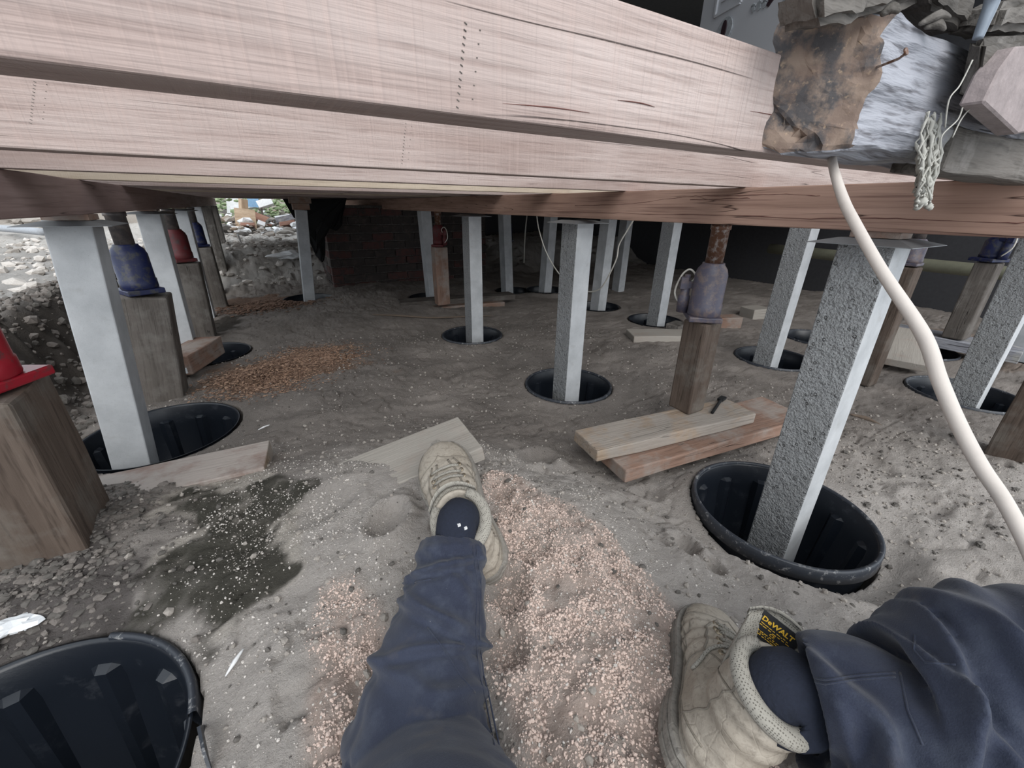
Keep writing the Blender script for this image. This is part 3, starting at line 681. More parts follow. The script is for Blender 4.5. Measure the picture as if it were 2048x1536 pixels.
# ------------------------------------------------------------------ buried tubs
def tub(x, y, z, rad, label, ribs=12, tilt=(0, 0), lip=True, depth=.46, broken=False, seg=64):
    t = thing('black_tub', label, 'tub', (x, y, z-depth))
    mw = Matrix.Translation((x, y, z)) @ Matrix.Rotation(tilt[0], 4, 'X') @ Matrix.Rotation(tilt[1], 4, 'Y')
    R = rad-.004
    prof = [(R-.05, -depth), (R-.008, -.09), (R-.006, -.004), (R, 0)]
    V, Fc = [], []
    inn = [(R-.004, .0), (R-.010, -.006), (R-.012, -.09), (R-.055, -depth+.004)]
    for rr, zz in prof+inn:
        for i in range(seg): a = 2*math.pi*i/seg; V.append((rr*math.cos(a), rr*math.sin(a), zz))
    for k in range(len(prof+inn)-1):
        for i in range(seg):
            j = (i+1) % seg; Fc.append((k*seg+i, k*seg+j, (k+1)*seg+j, (k+1)*seg+i))
    Fc.append(tuple((len(prof+inn)-1)*seg+i for i in range(seg))); Fc.append(tuple(range(seg))[::-1])
    meshobj('tub_wall', V, Fc, 'plastic', True, None, mw); w_ = bpy.context.scene.objects[-1] if 0 else COL.objects[-1]; adopt(w_, t)
    if lip:
        pr = [(R-.007, -.002), (R-.006, .004), (R+.001, .006), (R+.005, .003), (R+.006, -.035), (R+.002, -.036)]
        V, Fc = [], []; sg = seg
        rngs = range(sg+1) if not broken else range(0, 18)
        for i in rngs:
            a = 2*math.pi*i/sg
            for rr, zz in pr:
                V.append((rr*math.cos(a), rr*math.sin(a), zz))
        kk = len(pr)
        for q in range(len(rngs)-1):
            for j in range(kk):
                j2 = (j+1) % kk; Fc.append((q*kk+j, q*kk+j2, (q+1)*kk+j2, (q+1)*kk+j))
        o = meshobj('rim', V, Fc, 'rim', True, None, mw); adopt(o, t); o['label'] = 'scuffed rolled plastic rim'
    for i in range(ribs):
        a = 2*math.pi*(i+.3)/ribs; rr = R-.012
        V, Fc = [], []
        W_, T = .042, .017
        for (zz, tt, ww) in ((-.055, .0, W_*.5), (-.062, T, W_*.42), (-depth+.05, T, W_*.42), (-depth+.02, 0, W_*.5)):
            rz = rr-(-(zz)-.06)*.09-tt*.9
            for s_ in (-1, 1):
                V.append((rz*math.cos(a)-s_*ww*.5*math.sin(a), rz*math.sin(a)+s_*ww*.5*math.cos(a), zz))
        for (zz) in (-.055, -depth+.02):
            pass
        b0 = len(V)
        for (zz) in (-.062, -depth+.05):
            rz = rr-(-(zz)-.06)*.09+.002
            for s_ in (-1, 1): V.append((rz*math.cos(a)-s_*W_*.62*math.sin(a), rz*math.sin(a)+s_*W_*.62*math.cos(a), zz))
        Fc = [(0, 1, 3, 2), (2, 3, 5, 4), (4, 5, 7, 6), (2, 4, b0+2, b0), (3, b0+1, b0+3, 5), (0, 2, b0), (1, b0+1, 3)]
        o = meshobj('rib', V, Fc, 'plastic', False, None, mw); adopt(o, t)
    return t
PL = ['black plastic tub sunk in the sand around the large right stump, its rim standing proud', 'black tub sunk flush in the sand round the central stump', 'small looking round black tub around the stump left of the centre one',
      'dark buried tub at the foot of the stump in front of the brickwork', 'black buried tub round the foot of the large left stump', 'empty black tub with a broken rim in the bottom left corner',
      'black buried tub behind the short red block at the left', 'dark tub around the lone bluish stump by the brickwork', 'black tub round the stump behind the large right stump', 'black tub around the bluish stump at the right edge',
      'dark buried tub left of the worn blue jack post', 'dark buried tub right of the central stump foot', 'dark tub left of the central stump by the hanging cable', 'small dark tub seen between the two large right stumps',
      'black tub under the end of the tilted board at the right', 'dark tub at the right edge beyond the tall bluish stump', 'dark tub at the foot of the narrow stump by the brickwork end']
for i, ((x, y, z, rr), lab) in enumerate(zip(PITS, PL)):
    tub(x, y, z, rr, lab, ribs=12 if i in (0, 5, 4) else 8, tilt=(0, .03) if i == 0 else (0, 0), lip=i in (0, 1, 5, 8, 9, 13, 14, 2), broken=i == 5, seg=96 if i in (0, 1, 4, 5) else 40)
p = onG(392, 1500); V, Fc = [], []
for k, (a, b_) in enumerate([(0, .0), (.03, .006), (.075, .004), (.10, 0)]):
    for s_ in (0, 1):
        for q in (0, 1): V.append(p+Vector((.004*s_+a*.15+.004, -a*.75+.03, b_*3-.004+q*(.02 if 0 < k < 3 else .006)+.0)))
for k in range(3):
    a = k*4; Fc += [(a, a+1, a+5, a+4), (a+2, a+6, a+7, a+3), (a+1, a+3, a+7, a+5), (a, a+4, a+6, a+2)]
Fc += [(0, 2, 3, 1), (12, 13, 15, 14)]
setp(meshobj('plastic_shard', V, Fc, 'rim'), 'curved broken piece of black plastic rim beside the bottom left tub', 'plastic shard')

# ------------------------------------------------------------------ bottle jacks and props
def jack(x, y, z0, ztop, label, cm, s=1.0, rz=0, ramm='rust', pump=True, bodym=None):
    t = thing('bottle_jack', label, 'jack', (x, y, z0)); mw = Tm(x, y, z0, rz); H = ztop-z0
    V, Fc = lattice(.094*s, .108*s, .016*s, .05, .004); o = meshobj('base', V, Fc, cm, False, None, mw @ Matrix.Translation((0, .01*s, .009*s))); adopt(o, t)
    bh = min(.175*s, H*.62)
    pr = [(.044*s, .016*s), (.047*s, .020*s), (.047*s, bh*.30), (.045*s, bh*.31), (.045*s, bh*.80), (.040*s, bh*.9), (.031*s, bh*.97), (.030*s, bh)]
    lathe('body', pr, bodym or cm, mw, 28, t)
    lathe('ram', [(.024*s, bh-.003), (.024*s, H-.018), (.027*s, H-.016), (.027*s, H-.001)], ramm, mw, 20, t)['label'] = 'steel ram with a screw head'
    if pump:
        pm = mw @ Matrix.Translation((-.058*s, .035*s, .015*s))
        lathe('pump_cylinder', [(.017*s, 0), (.018*s, .05*s), (.014*s, .055*s), (.014*s, .095*s), (.008*s, .098*s), (.008*s, .115*s)], cm, pm, 14, t)
        V, Fc = [], []; bx(V, Fc, (-.045*s, .03*s, .10*s), (.05*s, .016*s, .02*s)); bx(V, Fc, (-.066*s, .035*s, .105*s), (.02*s, .03*s, .035*s)); o = meshobj('handle_socket', V, Fc, cm, False, None, mw); adopt(o, t)
        P = [mw @ Vector(q) for q in ((-.06*s, .05*s, .03*s), (-.085*s, .05*s, .07*s), (-.075*s, .04*s, .125*s), (-.055*s, .035*s, .145*s), (-.035*s, .035*s, .125*s), (-.05*s, .04*s, .10*s))]
        tube('wire_loop', P, .003*s, 'thin_cable', 6, 6, t)
    return t
def prop(name, x, y, z0, z1, sz, m, label, lean=(0, 0), amp=.002, rz=0, cat='post', parent=None, res=.05):
    up = (-math.sin(rz), math.cos(rz), 0)
    o = beam(name, (x+lean[0], y+lean[1], z0), (x, y, z1), sz[1], sz[0], m, up=up, res=res, bev=.008, amp=amp, freq=18, seed=int(abs(x*37+y*11)) % 50)
    return setp(o, label, cat)
# right prop on its planks
prop('timber_prop', 1.345, .892, -.735, -.375, (.095, .098), 'post', 'brown hardwood prop on two planks under the worn blue jack, right of centre', rz=math.pi/2)
jack(1.335, .89, -.373, zb-.001, 'worn blue bottle jack with a wire loop on the brown prop right of centre', 'blue_dusty', 1.18, -.75, 'rust', True, 'blue_dusty')
o = beam('timber_plank', (.835, .90, -.757), (1.56, .795, -.757), .15, .046, 'packer', res=.03, bev=.005, amp=.0022, freq=30, seed=2); setp(o, 'short rough sawn plank directly under the brown prop, upper of two', 'plank')
o = beam('timber_plank', (.90, .860, -.812), (1.82, .745, -.806), .22, .050, 'packer_red', res=.03, bev=.005, amp=.0015, freq=20, seed=4); setp(o, 'longer reddish plank in the sand under the shorter plank and prop', 'plank')
a, b_ = Vector((1.33, .835, -.728)), Vector((1.53, .86, -.724))
t = thing('cold_chisel', 'dark steel bar lying on the short plank beside the brown prop', 'tool', tuple(a))
tube('bar', [a+Vector((0.06, -.03, 0)), b_], .006, 'black_cloth', 8, 2, t); V, Fc = [], []; bx(V, Fc, b_, (.04, .022, .010), Matrix.Rotation(.2, 3, 'Z')); meshobj('tip', V, Fc, 'black_cloth', False, t)
# left props
prop('timber_prop', -.545, 1.115, -.70, -.335, (.19, .20), 'post', 'thick brown timber post at the left edge under the bright red jack', rz=.0, amp=.004, lean=(-.0, 0))
jack(-.505, 1.115, -.330, zl-.001, 'bright red bottle jack on the thick post at the left edge', 'red', 1.25, -.5, 'steel')
prop('timber_prop', -.475, 2.30, -.86, -.36, (.16, .19), 'post_grey', 'broad grey brown timber post under the bright blue jack in the left row', lean=(-.06, 0), amp=.003)
jack(-.465, 2.28, -.355, zl-.001, 'bright blue bottle jack on the broad post between the two nearest left stumps', 'blue', 1.35, .5, 'steel', False)
prop('timber_prop', -.445, 3.45, -.90, -.36, (.16, .17), 'post_grey', 'dark timber post under the dull red jack in the left row', lean=(-.03, 0), amp=.003)
jack(-.445, 3.45, -.355, zl-.001, 'dull dark red bottle jack between the second and third left stumps', 'dark_red', 1.3, .5, 'steel', False)
prop('timber_prop', -.445, 4.62, -.90, -.36, (.15, .16), 'post_grey', 'dark timber post under the farther blue jack in the left row', amp=.003)
jack(-.445, 4.62, -.355, zl-.001, 'blue bottle jack farther back behind the third left stump', 'blue', 1.2, .5, 'steel', True)
for k in range(2): prop('timber_prop', -.445, 5.85+1.0*k, -.9, zl-.002, (.15, .15), 'weathered_dark', ['black looking timber post behind the farther blue jack, nearer of the two', 'last black looking post at the far end of the left row'][k]).__setitem__('group', 'far posts of the left row')
# props at the back and right
prop('timber_prop', 1.36, 3.55, -.84, -.335, (.10, .12), 'packer_red', 'orange brown timber prop in front of the brickwork under a dark red jack')
jack(1.36, 3.55, -.33, zb-.001, 'dark red bottle jack in front of the brickwork', 'dark_red', 1.1, 2.5, 'rust')
prop('timber_prop', 2.75, 4.75, -.9, -.42, (.1, .1), 'weathered_dark', 'dark post deep under the house below a small blue jack')
jack(2.75, 4.75, -.415, zb-.001, 'small blue jack deep in the dark between thin posts', 'blue', 1.3, 0, 'steel', False)
prop('timber_prop', 2.86, .50, -.75, -.235, (.105, .12), 'post_grey', 'grey brown timber prop leaning behind the bluish right stump', rz=.1, lean=(.16, 0)) if 0 else None
p0, p1 = onx(1782, 560, 2.30), onx(1815, 560, 2.30)
prop('timber_prop', 2.80, .80, -.90, -.26, (.09, .10), 'post', 'narrow brown post just behind the large right stump under a blue jack')
jack(2.80, .80, -.255, zb-.001, 'dusty blue jack half hidden behind the large right stump', 'blue_dusty', 1.0, 0, 'steel', False)
def face_box(name, px, X, m, label, cat, th=.1):
    """box whose -X face has its four corners on these pixels"""
    q = [onx(u, v, X) for u, v in px]; V = [tuple(c) for c in q]+[(c.x+th, c.y, c.z) for c in q]
    Fc = [(0, 1, 2, 3), (7, 6, 5, 4), (0, 4, 5, 1), (1, 5, 6, 2), (2, 6, 7, 3), (3, 7, 4, 0)]
    return setp(meshobj(name, V, Fc, m), label, cat)
prop('timber_prop', 4.02, .76, -.80, -.30, (.11, .15), 'post_grey', 'grey brown post on boards at the right under a shaded blue jack')
jack(4.02, .76, -.295, zb-.001, 'shaded blue jack near the right edge under the bearer', 'blue', 1.4, 1.2, 'steel')
o = beam('loose_board', (4.02, 1.12, -.835), (4.10, .45, -.85), .24, .07, 'weathered', res=.1, amp=.002); setp(o, 'grey board lying under the post near the right edge', 'board')
o = beam('loose_board', (3.86, 1.0, -.79), (3.24, .80, -.865), .28, .045, 'sandy_board', res=.1, amp=.002); setp(o, 'wide pale board tilted down over the dark tub at the right', 'board')
prop('timber_prop', 2.27, .16, -.88, zb-.0015, (.11, .12), 'post', 'brown post cut by the right edge, in front of the bluish stump', lean=(.07, 0))
# timber sole plate at the back
o = beam('sole_plate', (1.02, 3.78, -.845), (2.15, 3.62, -.845), .18, .05, 'post_grey', res=.1, amp=.002); setp(o, 'dark timber plate under the orange brown prop by the brickwork', 'plank')
o = beam('sole_plate', (1.15, 3.70, -.893), (2.0, 3.58, -.893), .2, .045, 'packer_red', res=.1, amp=.002); setp(o, 'reddish timber half buried beneath the dark plate by the brickwork', 'plank')
# blocks and slabs
t = onG(375, 760)
bl = beam('timber_block', (-.50, 2.56, -.775), (-.375, 2.93, -.785), .15, .105, 'packer_red', res=.05, amp=.002, bev=.006, seed=9); setp(bl, 'short reddish brown block with a pale paint spot beside the second left stump', 'block')
V, Fc = [], []; bx(V, Fc, (-.462, 2.545, -.80), (.028, .006, .03), Matrix.Rotation(-.33, 3, 'Z')); sp = meshobj('paint_spot', V, Fc, 'white_stone'); adopt(sp, bl); sp['label'] = 'pale paint spot'
for (c, s_, rz, m, lab) in [((2.45, 1.95), (.46, .20, .05), -.5, 'sandy_board', 'pale flat slab left of the brown prop'), ((2.72, 2.02), (.16, .11, .1), .2, 'weathered_dark', 'dark brick sized block at the foot of the stump left of the worn blue jack'),
                            ((3.3, 1.98), (.22, .12, .10), -.4, 'packer_red', 'reddish block right of the worn blue jack, on the sand'), ((3.95, 2.1), (.22, .16, .10), -.2, 'sandy_board', 'pale block just left of the stump behind the large right one')]:
    zc = float(G(c[0], c[1], False)[0])+s_[2]*.35; d = Vector((math.cos(rz), math.sin(rz), 0))*s_[0]/2; c3 = Vector((*c, zc))
    setp(beam('timber_block', c3-d, c3+d, s_[1], s_[2], m, res=.08, amp=.003, bev=.006), lab, 'block')
# planks in the foreground
o = beam('timber_plank', (.02, .985, -.705), (.43, .955, -.628), .20, .042, 'sandy_board', res=.03, bev=.003, amp=.0015, freq=25, m2=('packer', 'ends')); setp(o, 'sand covered board end under the toe of the left boot', 'board')
a, b_ = onz(130, 1010, -.735), onz(538, 920, -.72)
o = beam('timber_plank', a, b_+Vector((0, .0, 0)), .16, .05, 'buried_board', res=.04, bev=.003, amp=.002, freq=20, seed=12, m2=('packer', 'ends')); setp(o, 'long half buried reddish board running from the thick left post toward the left boot', 'board')
# stones, shards, twig
def lump(name, c, s, m, label, cat, seed=1):
    bm = bmesh.new(); bmesh.ops.create_icosphere(bm, subdivisions=3, radius=1)
    V = np.array([v.co[:] for v in bm.verts]); Fc = [[v.index for v in f.verts] for f in bm.faces]; bm.free()
    d = 1+1.1*noise3(V[:, 0]*2.1+seed, V[:, 1]*2.1, V[:, 2]*2.1, seed)+.5*noise3(V[:, 0]*5, V[:, 1]*5, V[:, 2]*5, seed+3)
    V = V*d[:, None]*np.array(s); return setp(meshobj(name, V+np.array(c), Fc, m), label, cat)
p = onG(82, 1058); lump('plaster_lump', (p.x, p.y, p.z+.006), (.034, .022, .014), 'white_stone', 'white flat plaster lump on dark soil in front of the thick left post', 'rubble', 2)
p = onG(10, 1262); lump('plaster_lump', (p.x, p.y, p.z+.004), (.04, .02, .012), 'white_stone', 'white plaster fragment at the left edge above the bottom left tub', 'rubble', 5)
for (u, v, u2, v2, lab) in [(452, 1356, 488, 1302, 'thin white splinter on the sand right of the bottom left tub'), (516, 862, 540, 852, 'small white plastic shard right of the left tub')]:
    p, q = onG(u, v)+Vector((0, 0, .004)), onG(u2, v2)+Vector((0, 0, .005))
    tube('white_shard', [p, (p+q)/2+Vector((.001, 0, .002)), q], [.001, .004, .0015], 'paper', 5, 3); setp(COL.objects[-1], lab, 'shard')
P = [onG(u, v)+Vector((0, 0, .012)) for u, v in ((745, 632), (800, 634), (860, 638), (925, 636), (985, 634))]
setp(tube('twig', P, [.004, .009, .008, .007, .003], 'stick', 6, 4), 'long thin twig on the sand in front of the dark timber plate', 'twig')
P = [onG(u, v)+Vector((0, 0, .004)) for u, v in ((1700, 830), (1730, 838), (1762, 852))]
setp(tube('twig', P, [.003, .012, .002], 'stick', 6, 4), 'flat brown wood sliver on the sand right of the large right stump', 'twig')
for i, (u, v) in enumerate([(1815, 882), (1735, 1010), (1850, 955), (1790, 1010), (1990, 1058), (1905, 870), (1690, 905), (2030, 980), (1960, 1090), (1340, 930)]):
    p = onG(u, v); lump('clod', (p.x, p.y, p.z+.002), (.009+.004*(i % 3), .008, .006), 'clod_dark', ['dark clod beside the thick white cable, nearest the large right stump', 'dark clod right of the large black tub, lower of the pair', 'dark clod pair member left of the white cable', 'small clod just above the tub rim at its right', 'dark clod at the right edge below the brown post', 'dark clod close under the tub of the bluish stump', 'dark clod touching the right side of the large stump', 'clod near the right edge above the lowest one', 'clod between cable and tub, farthest down the slope', 'clod on pale sand left of the large black tub'][i], 'clod', i)['group'] = 'dark clods on the right hand sand'

# ------------------------------------------------------------------ brickwork
bt = thing('brick_chimney_base', 'old sooty brick chimney base behind the stumps in the centre', 'brickwork', (1.5, 5.1, -1.0))
V, Fc = [], []; bx(V, Fc, (1.60, 5.62, -.475), (1.915, 1.205, .93)); meshobj('mortar_core', V, Fc, 'mortar', False, bt)
bw, bh, bd, jt = .232, .076, .11, .012
bmv, bmf = lattice(bw, bd, bh, .06, .005, .0025, 40, 3, 1.5)
bm_ = {}
for mm in ('brick_red', 'brick_dark'):
    for q in range(3):
        V, Fc = lattice(bw, bd, bh, .06, .006, .004, 30, q*5+1, 1.5); me = bpy.data.meshes.new('brick'); me.from_pydata([tuple(v) for v in V], [], Fc); me.materials.append(M[mm]); bm_[mm, q] = me
def brick(x, y, z, rz=0, sx=1):
    me = bm_[random.choice(('brick_red', 'brick_dark', 'brick_dark')), random.randrange(3)]
    o = link(bpy.data.objects.new('brick', me)); o.matrix_world = Matrix.Translation((x, y, z)) @ Matrix.Rotation(rz+random.uniform(-.012, .012), 4, 'Z') @ Matrix.Diagonal((sx, 1, 1, 1))
    o.parent = bt; o.matrix_parent_inverse = Matrix.Translation((-1.5, -5.1, 1.0))
bpy.context.view_layer.update()
for rw in range(10):
    z = -.905+rw*(bh+jt)+bh/2; off = (bw+jt)/2*(rw % 2); x = .64-off
    while x < 2.55:
        x0, x1 = max(x, .64), min(x+bw, 2.56)
        if x1-x0 > .05: brick((x0+x1)/2, 5.0+bd/2+random.uniform(-.008, .006), z, 0, (x1-x0)/bw)
        x += bw+jt
    y = 5.12-off*.9
    while y < 6.1:
        y0 = max(y, 5.12)
        if y+bw-y0 > .05: brick(.64+bd/2+random.uniform(-.008, .006), (y0+y+bw)/2, z, math.pi/2, (y+bw-y0)/bw)
        y += bw+jt
# hanging black cloth left of the brickwork
def cloth():
    P = []
    out = [(565, 398), (690, 396), (680, 450), (672, 462), (668, 450), (655, 455), (645, 440), (632, 448), (640, 480), (648, 508), (643, 524), (632, 512), (615, 470), (600, 440), (588, 436), (575, 415)]
    q = [ony(u, v, 4.86) for u, v in out]; V = [tuple(p) for p in q]+[(p.x+.02, p.y+.03+.02*math.sin(i*2.), p.z) for i, p in enumerate(q)]; k = len(q)
    me = bpy.data.meshes.new('hanging_cloth'); bm = bmesh.new(); vs = [bm.verts.new(v) for v in V]
    bm.faces.new(vs[:k]); bm.faces.new(vs[k:][::-1])
    for i in range(k): bm.faces.new((vs[i], vs[(i+1) % k], vs[k+(i+1) % k], vs[k+i]))
    bmesh.ops.triangulate(bm, faces=bm.faces[:]); bmesh.ops.subdivide_edges(bm, edges=bm.edges[:], cuts=2)
    for v in bm.verts: v.co.y += .035*math.sin(v.co.x*40+v.co.z*9)+.01*math.sin(v.co.z*50)
    bmesh.ops.recalc_face_normals(bm, faces=bm.faces[:]); bm.to_mesh(me); bm.free(); me.materials.append(M['black_cloth'])
    o = link(bpy.data.objects.new('hanging_cloth', me)); setp(o, 'ragged black cloth hanging between the lone bluish stump and the brickwork', 'cloth')
cloth()

# ------------------------------------------------------------------ old timbers upper right
def old_timbers():
    o = beam('old_timber', (.490+.0375, .277, .116), (1.9, .25, .118), 0.075, .114, 'weathered', res=.0055, bev=.005, amp=.004, freq=70, seed=5, m2=('endgrain', 'start'), stretch=6)
    me = o.data; L = 1.9-.5275
    co = np.array([v.co[:] for v in me.vertices])
    # skewed saw cut on the near end: far side of the cut reaches left
    k = np.clip((co[:, 0]+L/2)/.12, 0, 1); co[:, 0] -= (1-k)*.035*(co[:, 1]/.0375); 
    co[:, 1] += (1-k)*0
    # bark groove
    g = (noise3(co[:, 0]*5, co[:, 1]*60, co[:, 2]*75, 4))*.0035; co[:, 1] += np.where(co[:, 1] < -.02, g, 0)
    # curved split across the sawn end, a wedge hanging off the lower far corner
    end = co[:, 0] < -L/2+.05
    dcv = np.abs(np.hypot(co[:, 1]+.050, (co[:, 2]-.030)*1.0)-.092)
    co[:, 0] += np.where(end & (co[:, 2] < .02), .010*np.exp(-(dcv/.0035)**2), 0)*(co[:, 0] < -L/2+.008)
    # deep weathering furrows along the grain on the near side
    fur = np.clip(1-np.abs(noise3(co[:, 0]*7, co[:, 2]*100, co[:, 1]*0+.5, 71))*6, 0, 1)*.003
    co[:, 1] += np.where(co[:, 1] < -.02, fur, 0)
    me.vertices.foreach_set('co', co.ravel()); me.update()
    setp(o, 'weathered grey old beam stub with a brown sawn end, upper right', 'timber')
    # nail, its own small part
    a = ony(1785, 130, .232); b2 = ony(1812, 103, .20)
    nl = tube('nail', [a+Vector((0, .02, 0)), (a+b2)/2, b2], .0012, 'rust', 6, 2, o)
    hd = lathe('nail_head', [(.003, -.0008), (.003, .0008)], 'rust', Matrix.Translation(b2) @ Matrix.Rotation(1.2, 4, 'X'), 10, o)
    splinter = [((1515, 303), (1620, 316), (1700, 318), (1560, 205))]
    # pieces round it
    specs = [('timber_block', [(1645, 50), (1640, -40), (1850, -60), (1857, 5)], .24, .05, 'weathered_dark', 'dark rough timber on top of the grey beam stub at the top edge'),
             ('timber_block', [(1872, 15), (1870, -50), (1965, -60), (1940, 62)], .23, .05, 'weathered_dark', 'dark timber piece at the top edge between the left block and the pale strap'),
             ('timber_block', [(1990, 60), (2015, 5), (2200, -40), (2200, 60)], .20, .05, 'weathered_dark', 'dark cracked timber end in the top right corner'),
             ('timber_block', [(1945, 205), (1975, 80), (2200, 62), (2170, 300)], .20, .02, 'weathered_dark', 'dark rough timber stub with a pinkish end at the right edge')]
    for i, (nm, px, Y, th, m, lab) in enumerate(specs):
        q = [ony(u, v, Y) for u, v in px]
        bm = bmesh.new(); f = [bm.verts.new(c) for c in q]; bk = [bm.verts.new((c.x+.02, c.y+th, c.z+.01)) for c in q]
        bm.faces.new(f); bm.faces.new(bk[::-1])
        for j in range(4): bm.faces.new((f[j], bk[j], bk[(j+1) % 4], f[(j+1) % 4]))
        bmesh.ops.recalc_face_normals(bm, faces=bm.faces[:])
        bmesh.ops.bevel(bm, geom=bm.edges[:], offset=.006, segments=2, affect='EDGES')
        bmesh.ops.triangulate(bm, faces=bm.faces[:])
        for _ in range(4):
            es = [e for e in bm.edges if e.calc_length() > .012]
            if es: bmesh.ops.subdivide_edges(bm, edges=es, cuts=1)
            bmesh.ops.triangulate(bm, faces=[f_ for f_ in bm.faces if len(f_.verts) > 4])
        c0 = np.array([v.co[:] for v in bm.verts]); d = np.stack([noise3(c0[:, 0]*45, c0[:, 1]*45, c0[:, 2]*45, 7+i*3+a_) for a_ in range(3)], 1)*.006+np.stack([noise3(c0[:, 0]*130, c0[:, 1]*130, c0[:, 2]*130, 17+a_) for a_ in range(3)], 1)*.003
        for v, dd in zip(bm.verts, d): v.co += Vector(dd)
        me = bpy.data.meshes.new(nm); bm.to_mesh(me); bm.free(); me.materials.append(M[m]); o2 = link(bpy.data.objects.new(nm, me)); setp(o2, lab, 'timber')
        if i == 3:
            q = [ony(u, v, .185) for u, v in ((1968, 205), (2000, 140), (2035, 92), (2180, 80), (2150, 245), (2035, 268))]
            bm = bmesh.new(); f = [bm.verts.new(c) for c in q]; bk = [bm.verts.new((c.x, c.y+.02, c.z)) for c in q]; k = len(q)
            bm.faces.new(f); bm.faces.new(bk[::-1])
            for j in range(k): bm.faces.new((f[j], bk[j], bk[(j+1) % k], f[(j+1) % k]))
            bmesh.ops.recalc_face_normals(bm, faces=bm.faces[:]); bmesh.ops.bevel(bm, geom=bm.edges[:], offset=.002, segments=1, affect='EDGES')
            me = bpy.data.meshes.new('cut_end'); bm.to_mesh(me); bm.free(); me.materials.append(M['pinkend']); o3 = link(bpy.data.objects.new('cut_end', me)); adopt(o3, o2); o3['label'] = 'smooth pinkish cut end'
    # pale strap
    P = [ony(u, v, .20) for u, v in ((1995, -60), (1985, 0), (1968, 45), (1955, 78))]
    setp(tube('metal_strap', P, [.0062, .006, .005, .004], 'strap', 10, 5), 'pale bluish metal strap hanging between the dark timbers at the top right', 'strap')
    # dark skirt piece under the right stub
    o4 = beam('old_timber', (.80, .262, .075), (1.55, .235, .075), .06, .055, 'weathered_dark', res=.02, amp=.003, freq=50, seed=8, bev=.005); setp(o4, 'dark lower timber behind the hanging cobweb at the right', 'timber')
    # loose splinters on top of the stub
    for i, (u, v, u2, v2) in enumerate([(1840, 48, 1900, 35), (1850, 55, 1890, 60), (1762, 30, 1800, 24)]):
        a, b2 = ony(u, v, .235), ony(u2, v2, .225); tube('bark_splinter', [a, (a+b2)/2+Vector((0, 0, .004)), b2], [.002, .005, .0015], 'weathered_dark', 5, 4); setp(COL.objects[-1], ['pale ragged splinter standing on top of the grey beam stub', 'lower ragged bark splinter on the grey beam stub', 'small bark flake at the top corner of the brown sawn end'][i], 'splinter')
    # cobweb tuft
    t = thing('cobweb_tuft', 'dusty cobweb tuft hanging under the grey beam stub', 'cobweb', tuple(ony(1850, 380, .235)))
    rr = random.Random(4); V, Fc = [], []
    for i in range(34):
        u0, v0 = 1862+rr.uniform(-14, 18), 250+rr.uniform(-30, 60); u1, v1 = 1846+rr.uniform(-12, 12), 395+rr.uniform(-40, 22)
        pts = [ony(u0, v0, .232+rr.uniform(-.004, .004)), ony((u0+u1)/2+rr.uniform(-16, 16), (v0+v1)/2, .225+rr.uniform(-.01, .01)), ony(u1+rr.uniform(-8, 8), v1-10, .228+rr.uniform(-.008, .008)), ony(u1, v1, .228)]
        P = smoothpath(pts, 6); P = [p+Vector((rr.gauss(0, .0012), rr.gauss(0, .0012), rr.gauss(0, .0012))) for p in P]; tubegeo(P, [rr.uniform(.0006, .0026) for _ in P], 5, V, Fc)
    o5 = meshobj('web_strands', V, Fc, 'web', True, t); o5['kind'] = 'stuff'
    V, Fc = [], []
    for i in range(26):
        u, v = 1848+rr.uniform(-14, 14), 345+rr.uniform(0, 72); c = ony(u, v, .228+rr.uniform(-.006, .006))
        b0 = ICO[0]*rr.uniform(.002, .0048)*(1+.5*np.array([[rr.random()] for _ in range(12)])); k = len(V); V += [Vector(q)+c for q in b0]; Fc += [tuple(k+int(j) for j in f) for f in ICO[1]]
    meshobj('web_clump', V, Fc, 'web', True, t)['kind'] = 'stuff'
    for i, pts in enumerate([((1925, 215), (1915, 240), (1885, 270), (1880, 300)), ((1990, 205), (1950, 212), (1925, 235), (1905, 275)), ((1945, 120), (1920, 170), (1898, 200), (1890, 255))]):
        tube('web_thread', [ony(u, v, .2) for u, v in pts], .0007, 'web', 5, 5, t)
M['pinkend'] = plain('pinkish cut wood end', (.27, .225, .22), .85, 0, 60, .4, .8); M['strap'] = plain('bluish metal', (.20, .23, .27), .5, .3, 40, .4)
old_timbers()

# ------------------------------------------------------------------ cables and pipes
P = [ony(1662, 300, .30), dep(1668, 340, .47), dep(1687, 400, .45), dep(1709, 445, .43), dep(1763, 541, .40), dep(1846, 669, .38), dep(1879, 760, .37), dep(1916, 847, .365), dep(1960, 930, .36), dep(2007, 1000, .36), dep(2052, 1085, .355), dep(2150, 1290, .34), dep(2400, 1600, .3)]
setp(tube('white_cable', P, [.0046]*2+[.0052]*3+[.006]*8, 'pvc', 16, 10), 'thick white cable curving down from the grey beam stub past the right stump', 'cable')
P = [onx(1073, 425, 1.8), onx(1078, 460, 1.8), onx(1095, 510, 1.8), onx(1125, 555, 1.8), onx(1165, 580, 1.8), onx(1190, 582, 1.8), onx(1208, 568, 1.8), onx(1232, 520, 1.8), onx(1238, 490, 1.8), onx(1255, 460, 1.8), onx(1272, 432, 1.8)]
setp(tube('thin_cable', P, .0042, 'thin_cable', 8, 8), 'thin white cable looping behind the central stump', 'cable')
P = [ony(1054, 430, 4.4), ony(1050, 470, 4.4), ony(1048, 526, 4.4)]; setp(tube('thin_lath', P, .008, 'thin_cable', 6, 2), 'thin pale strip hanging deep under the house left of the central stump', 'strip')
setp(tube('waste_pipe', [onx(1540, 497, 5.2), onx(1870, 532, 5.2), onx(2300, 575, 5.2)], .055, 'pipe_dim', 16, 3), 'dull yellowish pipe crossing the dark at the back right', 'pipe')
